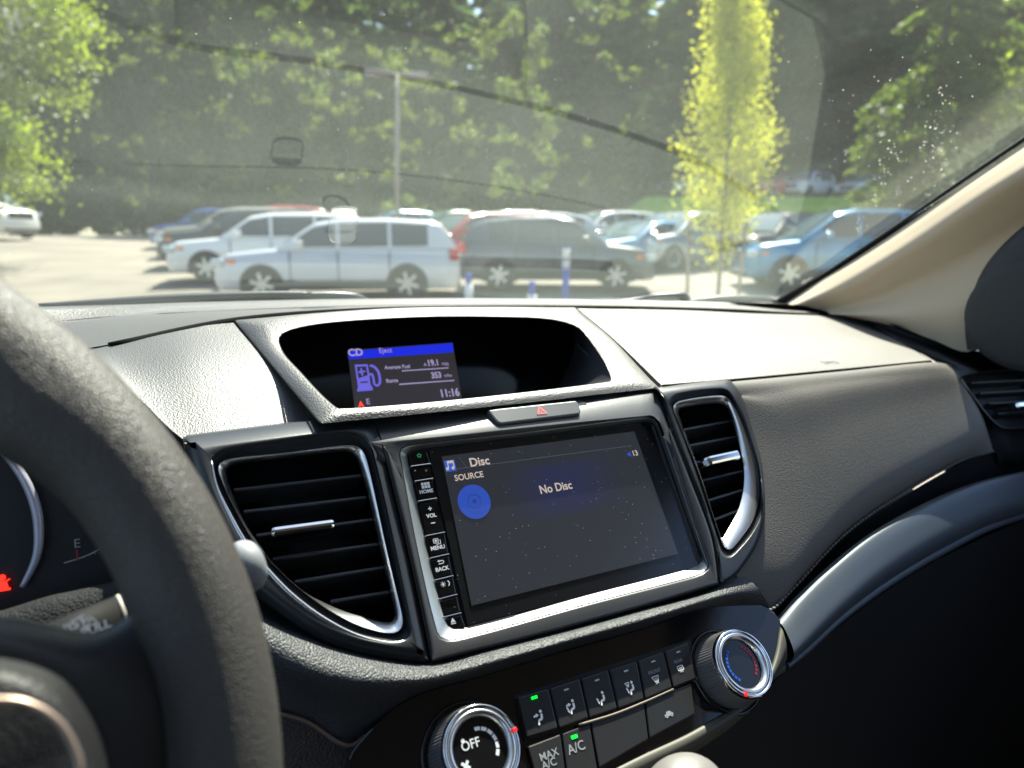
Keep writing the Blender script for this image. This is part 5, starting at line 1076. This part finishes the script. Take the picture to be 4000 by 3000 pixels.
post(2078, 12.8, -.74, 'shortest marker post with a violet-blue cap between the other two posts', [(0, .55, .085, pw, 'white_band'), (.55, 1, .06, pb_, 'cap')])

# ---- trees
def leafmat(name, c, c2, tr, k=.5):
    m = bpy.data.materials.new(name); m.use_nodes = True; n = m.node_tree.nodes; l = m.node_tree.links; b = n['Principled BSDF']
    g = n.new('ShaderNodeNewGeometry'); r = n.new('ShaderNodeValToRGB'); r.color_ramp.elements[0].color = (*c, 1); r.color_ramp.elements[1].color = (*c2, 1); l.new(g.outputs['Random Per Island'], r.inputs[0])
    l.new(r.outputs[0], b.inputs['Base Color']); b.inputs['Roughness'].default_value = .5; b.inputs['Specular IOR Level'].default_value = .35
    t = n.new('ShaderNodeBsdfTranslucent'); mx = n.new('ShaderNodeMixRGB'); mx.blend_type = 'MULTIPLY'; mx.inputs[0].default_value = 1; mx.inputs[2].default_value = (*tr, 1); l.new(r.outputs[0], mx.inputs[1]); l.new(mx.outputs[0], t.inputs[0])
    ms = n.new('ShaderNodeMixShader'); ms.inputs[0].default_value = k; l.new(b.outputs[0], ms.inputs[1]); l.new(t.outputs[0], ms.inputs[2]); l.new(ms.outputs[0], n['Material Output'].inputs[0]); return m
L_fir = leafmat('fir_needles', (.05, .085, .04), (.11, .17, .07), (1.4, 1.5, .8), .5)
L_firlit = leafmat('sunlit_fir_needles', (.06, .10, .03), (.16, .21, .05), (1.5, 1.55, .6), .5)  # fir needles in a lighter yellow-green, sunlight put into the colour
L_dark = leafmat('dark_leaves', (.05, .08, .04), (.11, .15, .06), (1.3, 1.45, .75), .55)
L_maple = leafmat('bright_maple_leaves', (.12, .17, .025), (.27, .31, .06), (1.4, 1.5, .5), .58)
L_sap = leafmat('sapling_leaves', (.10, .15, .03), (.22, .25, .05), (1.3, 1.45, .6), .5)
L_yellow = leafmat('yellow_leaves', (.35, .38, .055), (.55, .54, .11), (1.4, 1.4, .6), .68)
L_silver = leafmat('silvery_leaves', (.22, .24, .14), (.42, .42, .30), (1.2, 1.2, .8), .5)
L_blossom = leafmat('white_blossom', (.6, .58, .48), (.75, .74, .66), (1, 1, .95), .5)
bark = mat('bark', (.07, .055, .045), .9, bump=('noise', 12, .03)); barkg = mat('grey_bark', (.17, .16, .14), .9, bump=('noise', 30, .01))
def leaves(pts, size, rng, dirs=None, aspect=1.6, droop=0.):
    N = len(pts); P = A(pts); u = rng.normal(size=(N, 3)); 
    if dirs is not None: u = A(dirs) + u * .35
    u[:, 2] -= droop; u /= np.linalg.norm(u, axis=1)[:, None]
    w = np.cross(u, rng.normal(size=(N, 3))); w /= np.linalg.norm(w, axis=1)[:, None] + 1e-9
    s = size * (.6 + .8 * rng.random((N, 1))); u = u * s * aspect / 2; w = w * s / 2
    V = np.stack([P - u, P + w * .9, P + u, P - w * .9], 1).reshape(-1, 3)
    return V, N
def leafmesh(name, V, N, m):
    me = bpy.data.meshes.new(name); me.vertices.add(4 * N); me.vertices.foreach_set('co', V.astype(np.float32).ravel())
    me.loops.add(4 * N); me.loops.foreach_set('vertex_index', np.arange(4 * N, dtype=np.int32)); me.polygons.add(N)
    me.polygons.foreach_set('loop_start', np.arange(0, 4 * N, 4, dtype=np.int32)); me.materials.append(m); me.update(calc_edges=True); return me
def trunkmesh(name, path, rad, m, limbs=()):
    parts = [tube(path, rad, 10)] + [tube(p, r, 6) for p, r in limbs]; V, Fc = merge(parts)
    me = bpy.data.meshes.new(name); me.from_pydata([tuple(map(float, v)) for v in V], [], [list(f) for f in Fc]); me.materials.append(m)
    for p in me.polygons: p.use_smooth = True
    return me
def plant(name, label, cat, X, Y, z, crown, trunk, scl=1., rot=0., group=None, extra=()):
    t = thing(name, label, cat, (X, Y, z), group); t.rotation_euler = (0, 0, rot); t.scale = (scl if hasattr(scl, '__len__') else (scl,) * 3)
    for nm, me in (('crown', crown), ('trunk', trunk)) + tuple(extra):
        if me is None: continue
        o = bpy.data.objects.new(nm, me); COL.objects.link(o); o.parent = t
    return t
def conifer(seed, H=24., Rb=4.2, n=7500, m=L_fir, base=.08, size=.42, layers=34, thin=1.0, vs=.10, dr=.5):
    rng = np.random.default_rng(seed); P = []; D = []; limbs = []
    for k in range(layers):
        f = base + (1 - base) * (k + rng.random() * .6) / layers; z = H * f; R = Rb * (1 - f) ** .85 * (.75 + .5 * rng.random()) + .25
        nb = rng.integers(5, 9)
        for b in range(nb):
            if rng.random() > thin: continue
            a = rng.random() * 2 * math.pi; Rr = R * (.7 + .5 * rng.random()); cnt = int(n / (layers * 6.5) * (Rr / Rb + .25) * 1.6)
            ax = A([math.cos(a), math.sin(a), -.12]); tt = rng.random(cnt) ** .7
            sp = rng.normal(size=(cnt, 3)) * A([.32, .32, vs]) * (Rr * .28 + .15) * (1.1 - tt[:, None] * .6)
            pts = A([0, 0, z]) + ax * (tt * Rr)[:, None] + sp; pts[:, 2] -= .18 * (tt * Rr) ** 1.3 * dr - .1 * tt
            P.append(pts); D.append(np.repeat(ax[None], cnt, 0)); limbs.append(([A([0, 0, z]), A([0, 0, z]) + ax * Rr * .85 - A([0, 0, .06 * Rr])], [.05, .01]))
    P = np.concatenate(P); D = np.concatenate(D); V, N = leaves(P, size, rng, D, 1.9, .1)
    return leafmesh('conifer_crown', V, N, m), trunkmesh('conifer_trunk', [(0, 0, -.3), (0, 0, H * .5), (0, 0, H * .98)], [.38 * H / 24, .22 * H / 24, .03], bark, limbs[::3])
def broad(seed, blobs, n, size, m, H, tr=.18, clump=.5, tm=None, nclump=60):
    """blobs: (x, y, z, rx, ry, rz) masses of the crown"""
    rng = np.random.default_rng(seed); P = []; limbs = []; vol = A([b[3] * b[4] * b[5] for b in blobs]); vol = vol / vol.sum()
    cl = []
    for b, v in zip(blobs, vol):
        for i in range(max(3, int(nclump * v))):
            d = rng.normal(size=3); d /= np.linalg.norm(d); r = rng.random() ** .33 * (.75 + .35 * rng.random()); c = A(b[:3]) + d * A(b[3:]) * r; cl.append(c)
            if i % 4 == 0: limbs.append(([A([0, 0, max(.8, c[2] * .45)]), (A([0, 0, c[2] * .7]) + c) / 2, c], [tr * .35, tr * .2, .01]))
    per = n // len(cl)
    for c in cl:
        k = int(per * (.4 + 1.2 * rng.random())); P.append(c + rng.normal(size=(k, 3)) * clump * A([1, 1, .7]) * (.6 + .7 * rng.random()))
    P = np.concatenate(P); V, N = leaves(P, size, rng, None, 1.3, .1)
    return leafmesh('leafy_crown', V, N, m), trunkmesh('leafy_trunk', [(0, 0, -.3), (.05, 0, H * .35), (0, .05, H * .8)], [tr, tr * .8, tr * .15], tm or bark, limbs)
# wall of dark forest
con = [conifer(s, H=24 + 2 * (s % 3), Rb=4.0 + .5 * (s % 2), m=L_fir) for s in (11, 12, 13)]
bro = [broad(s, [(0, 0, 6, 3.4, 3.4, 4.2), (1.2, .5, 10, 2.6, 2.6, 3.0), (-1.2, 0, 12.5, 2.6, 2.4, 3.2), (.4, 0, 15.5, 2.2, 2.2, 2.6)], 12000, .30, L_dark, 17, .28, .7, nclump=110) for s in (21, 22)]
rng = np.random.default_rng(5)
words1 = ['tall dark conifer', 'slender dark conifer', 'broad dark conifer']
k = 0
for row, (Y0, n_) in enumerate([(49, 22), (57, 20), (64, 22), (72, 22)]):
    for i in range(n_):
        px = -500 + 4900 * (i + .5 * (row % 2) + rng.random() * .5) / n_; Y = Y0 + rng.random() * 5; X = XY(px, Y)
        gap = 1250 < px < 2650
        z = gz(X, Y) - .2 if not (X > 2 and Y < 62) else bz(X, Y) - .2
        right = X > 8
        if (k % 2 == 1 or (row == 0 and not gap)) and not (right and k % 3) and not (gap and row > 0):
            c, t_ = bro[k % 2]; s = 1.0 + .3 * rng.random() + .12 * row; plant('broadleaf_tree', 'dark green broadleaf tree in the wood beyond the car park', 'tree', X, Y, z, c, t_, s, rng.random() * 6.28, 'broadleaf trees in the wood')
        else:
            c, t_ = con[k % 3]; s = (.90 if gap else 1.05) + .25 * rng.random(); plant('conifer', 'tall dark conifer in the wood beyond the car park', 'tree', X, Y, z, c, t_, (s * 1.1, s * 1.1, s), rng.random() * 6.28, 'conifers in the wood')
        k += 1
# understorey bushes along the back of the lot
bush = [broad(s, [(0, 0, 1.4, 1.9, 1.6, 1.3), (1.0, 0, 1.9, 1.2, 1.2, 1.0)], 2600, .26, L_dark, 2, .06, .45, nclump=26) for s in (31, 32)]
bl = [('bush', 'dark green bush')]
for i in range(17):
    px = -250 + 172 * i; Y = 46.5 + rng.random() * 1.5; X = XY(px, Y); c, t_ = bush[i % 2]
    plant('bush', 'dark green bush in the row behind the car park', 'bush', X, Y, gz(X, Y) - .1, c, t_, 1.25 + .45 * rng.random(), rng.random() * 6, 'bushes behind the car park')
# sunlit saplings in front of the wood
def speck_tree(seed, wid, hgt, nb):
    r = np.random.default_rng(seed); return [((r.random() - .5) * wid * (1.1 - .5 * k / nb), (r.random() - .5) * 1.5, 1.6 + (hgt - 1.6) * r.random(), .25 + .4 * r.random(), .3, .25 + .35 * r.random()) for k in range(nb)]
for i, (px, Y, lb, nb, n_) in enumerate([(2050, 35, 'slender bright green maple sapling in front of the wood, right of the lamp post', speck_tree(1, 4.4, 11.0, 34), 3800),
        (1420, 37, 'thin yellow-green sapling just left of the lamp post', speck_tree(2, 6.0, 10.5, 22), 1500), (1040, 39, 'sparse yellow-green sapling left of centre above the row of white cars', speck_tree(3, 7.0, 12.0, 18), 1000),
        (2330, 40, 'sparse yellow-green sapling between the maple and the young yellow tree', speck_tree(4, 5., 13.5, 16), 900),
        (640, 41, 'sparse green sapling at the left, beyond the open asphalt', speck_tree(5, 8., 12., 30), 1100), (1240, 42, 'spindly green sapling above the noses of the white cars', speck_tree(6, 7., 13., 34), 1500),
        (1720, 40, 'spindly green sapling just right of the lamp post', speck_tree(7, 6., 12.5, 36), 1800), (2500, 43, 'faint green sapling left of the young yellow tree', speck_tree(8, 6., 13., 26), 1100)]):
    c, t_ = broad(40 + i, nb, int(n_ * 1.3), .12, L_sap, 9, .06, .15, nclump=len(nb) * 5); X = XY(px, Y); plant('sapling', lb, 'tree', X, Y, gz(X, Y), c, t_, 1, 0, None)
# left: big bright tree with white blossom
X, Y = XY(-20, 19.5), 19.5; nb = [(-1.6, 0, 8.6, 3.4, 2.6, 3.0), (.9, 0, 7.0, 2.4, 2.2, 1.9), (1.2, 0, 5.4, 2.0, 1.6, 1.0), (-1.6, .5, 4.2, 2.8, 2.0, 1.6), (-.8, .3, 2.6, 2.2, 1.6, 1.2)]
nb = [(b[0] - .6 + .8, b[1], b[2], b[3], b[4], b[5]) for b in nb]; c, t_ = broad(51, nb, 34000, .12, L_maple, 9, .16, .40, nclump=170); bc, _ = broad(52, [(.9, -.6, 6.2, 2.4, 1.8, 2.2), (-1.6, -.5, 5.2, 2.0, 1.4, 1.3)], 1500, .13, L_blossom, 9, .1, .3, nclump=60)
plant('blossom_tree', 'bright yellow-green tree with white blossom filling the upper left corner', 'tree', X, Y, gz(X, Y), c, t_, 1., 0, None, extra=(('blossom', bc),))
# young columnar yellow tree with stakes
def column_tree():
    rng = np.random.default_rng(61); P = []; limbs = []
    for i in range(200):
        z = 1.0 + 6.4 * rng.random() ** .9; R = .77 * math.sin(min(1, (z - .85) / 1.5) * math.pi / 2) * (1 if z < 4.2 else 1 - (z - 4.2) / 4.6) ** .8 * (.72 if z > 3.6 else 1) * (.65 + .55 * rng.random()); a = rng.random() * 6.283
        if z < 2.0 and rng.random() < .72: continue
        c = A([math.cos(a) * R, math.sin(a) * R, z]); root = A([0, 0, max(.9, z - R * 1.5)]); k = 120
        tt = rng.random(k) ** .6; P.append(root + (c - root) * tt[:, None] + rng.normal(size=(k, 3)) * A([.10, .10, .12])); limbs.append(([root, c], [.012, .003]))
    P = np.concatenate(P); V, N = leaves(P, .048, rng, None, 1.2, .2)
    return leafmesh('column_crown', V, N, L_yellow), trunkmesh('column_trunk', [(0, 0, -.1), (.02, 0, 3), (0, 0, 6.6)], [.04, .03, .008], barkg, limbs[::2])
c, t_ = column_tree(); X, Y = XY(2800, 12.2), 12.2
plant('young_tree', 'young yellow-leaved columnar tree held between two wooden stakes', 'tree', X, Y, gz(X, Y), c, t_, 1., .4)
stk = mat('stake_wood', (.30, .23, .16), .8)
for dx, lb, ln_ in ((-.62, 'left wooden stake beside the young yellow tree', .02), (.34, 'right wooden stake beside the young yellow tree, leaning in', -.06)):
    z0 = gz(X + dx, Y - .2); o = mk('tree_stake', *tube([(X + dx + ln_, Y - .2, z0 - .1), (X + dx, Y - .2, CAMH + .33)], [.032, .030], 10), stk, None, rootloc=(X + dx, Y - .2, z0)); tag(o, lb, 'stake', 'stakes of the young tree')
# right: layered fir, bright maple, silvery shrub
c, t_ = conifer(71, H=15.5, Rb=4.3, n=30000, m=L_firlit, base=.03, size=.14, layers=24, vs=.045, dr=1.1)
X, Y = XY(3560, 25), 25.; plant('fir_tree', 'layered sunlit green fir left of the windscreen pillar', 'tree', X, Y, gz(X, Y) - .1, c, t_, (.84, .84, 1), 1.1)
c, t_ = broad(81, [(.6, 0, 7.6, 2.0, 1.8, 2.2), (1.2, 0, 5.4, 1.9, 1.6, 1.5), (-.2, 0, 4.9, 1.1, 1.1, .9)], 18000, .13, L_maple, 9, .2, .34, nclump=110)
X, Y = XY(4080, 18), 18.; plant('maple_tree', 'bright yellow-green maple in the upper right corner', 'tree', X, Y, gz(X, Y), c, t_)
c, t_ = broad(82, [(0, 0, 3.3, 1.5, 1.2, .9), (-.6, 0, 2.4, 1.3, 1.2, 1.2), (.8, 0, 1.6, 1.6, 1.2, 1.1)], 8000, .12, L_silver, 4, .08, .25, nclump=70)
X, Y = XY(3900, 19.5), 19.5; plant('silvery_shrub', 'silvery green flowering shrub against the pillar at the right', 'shrub', X, Y, gz(X, Y), c, t_)
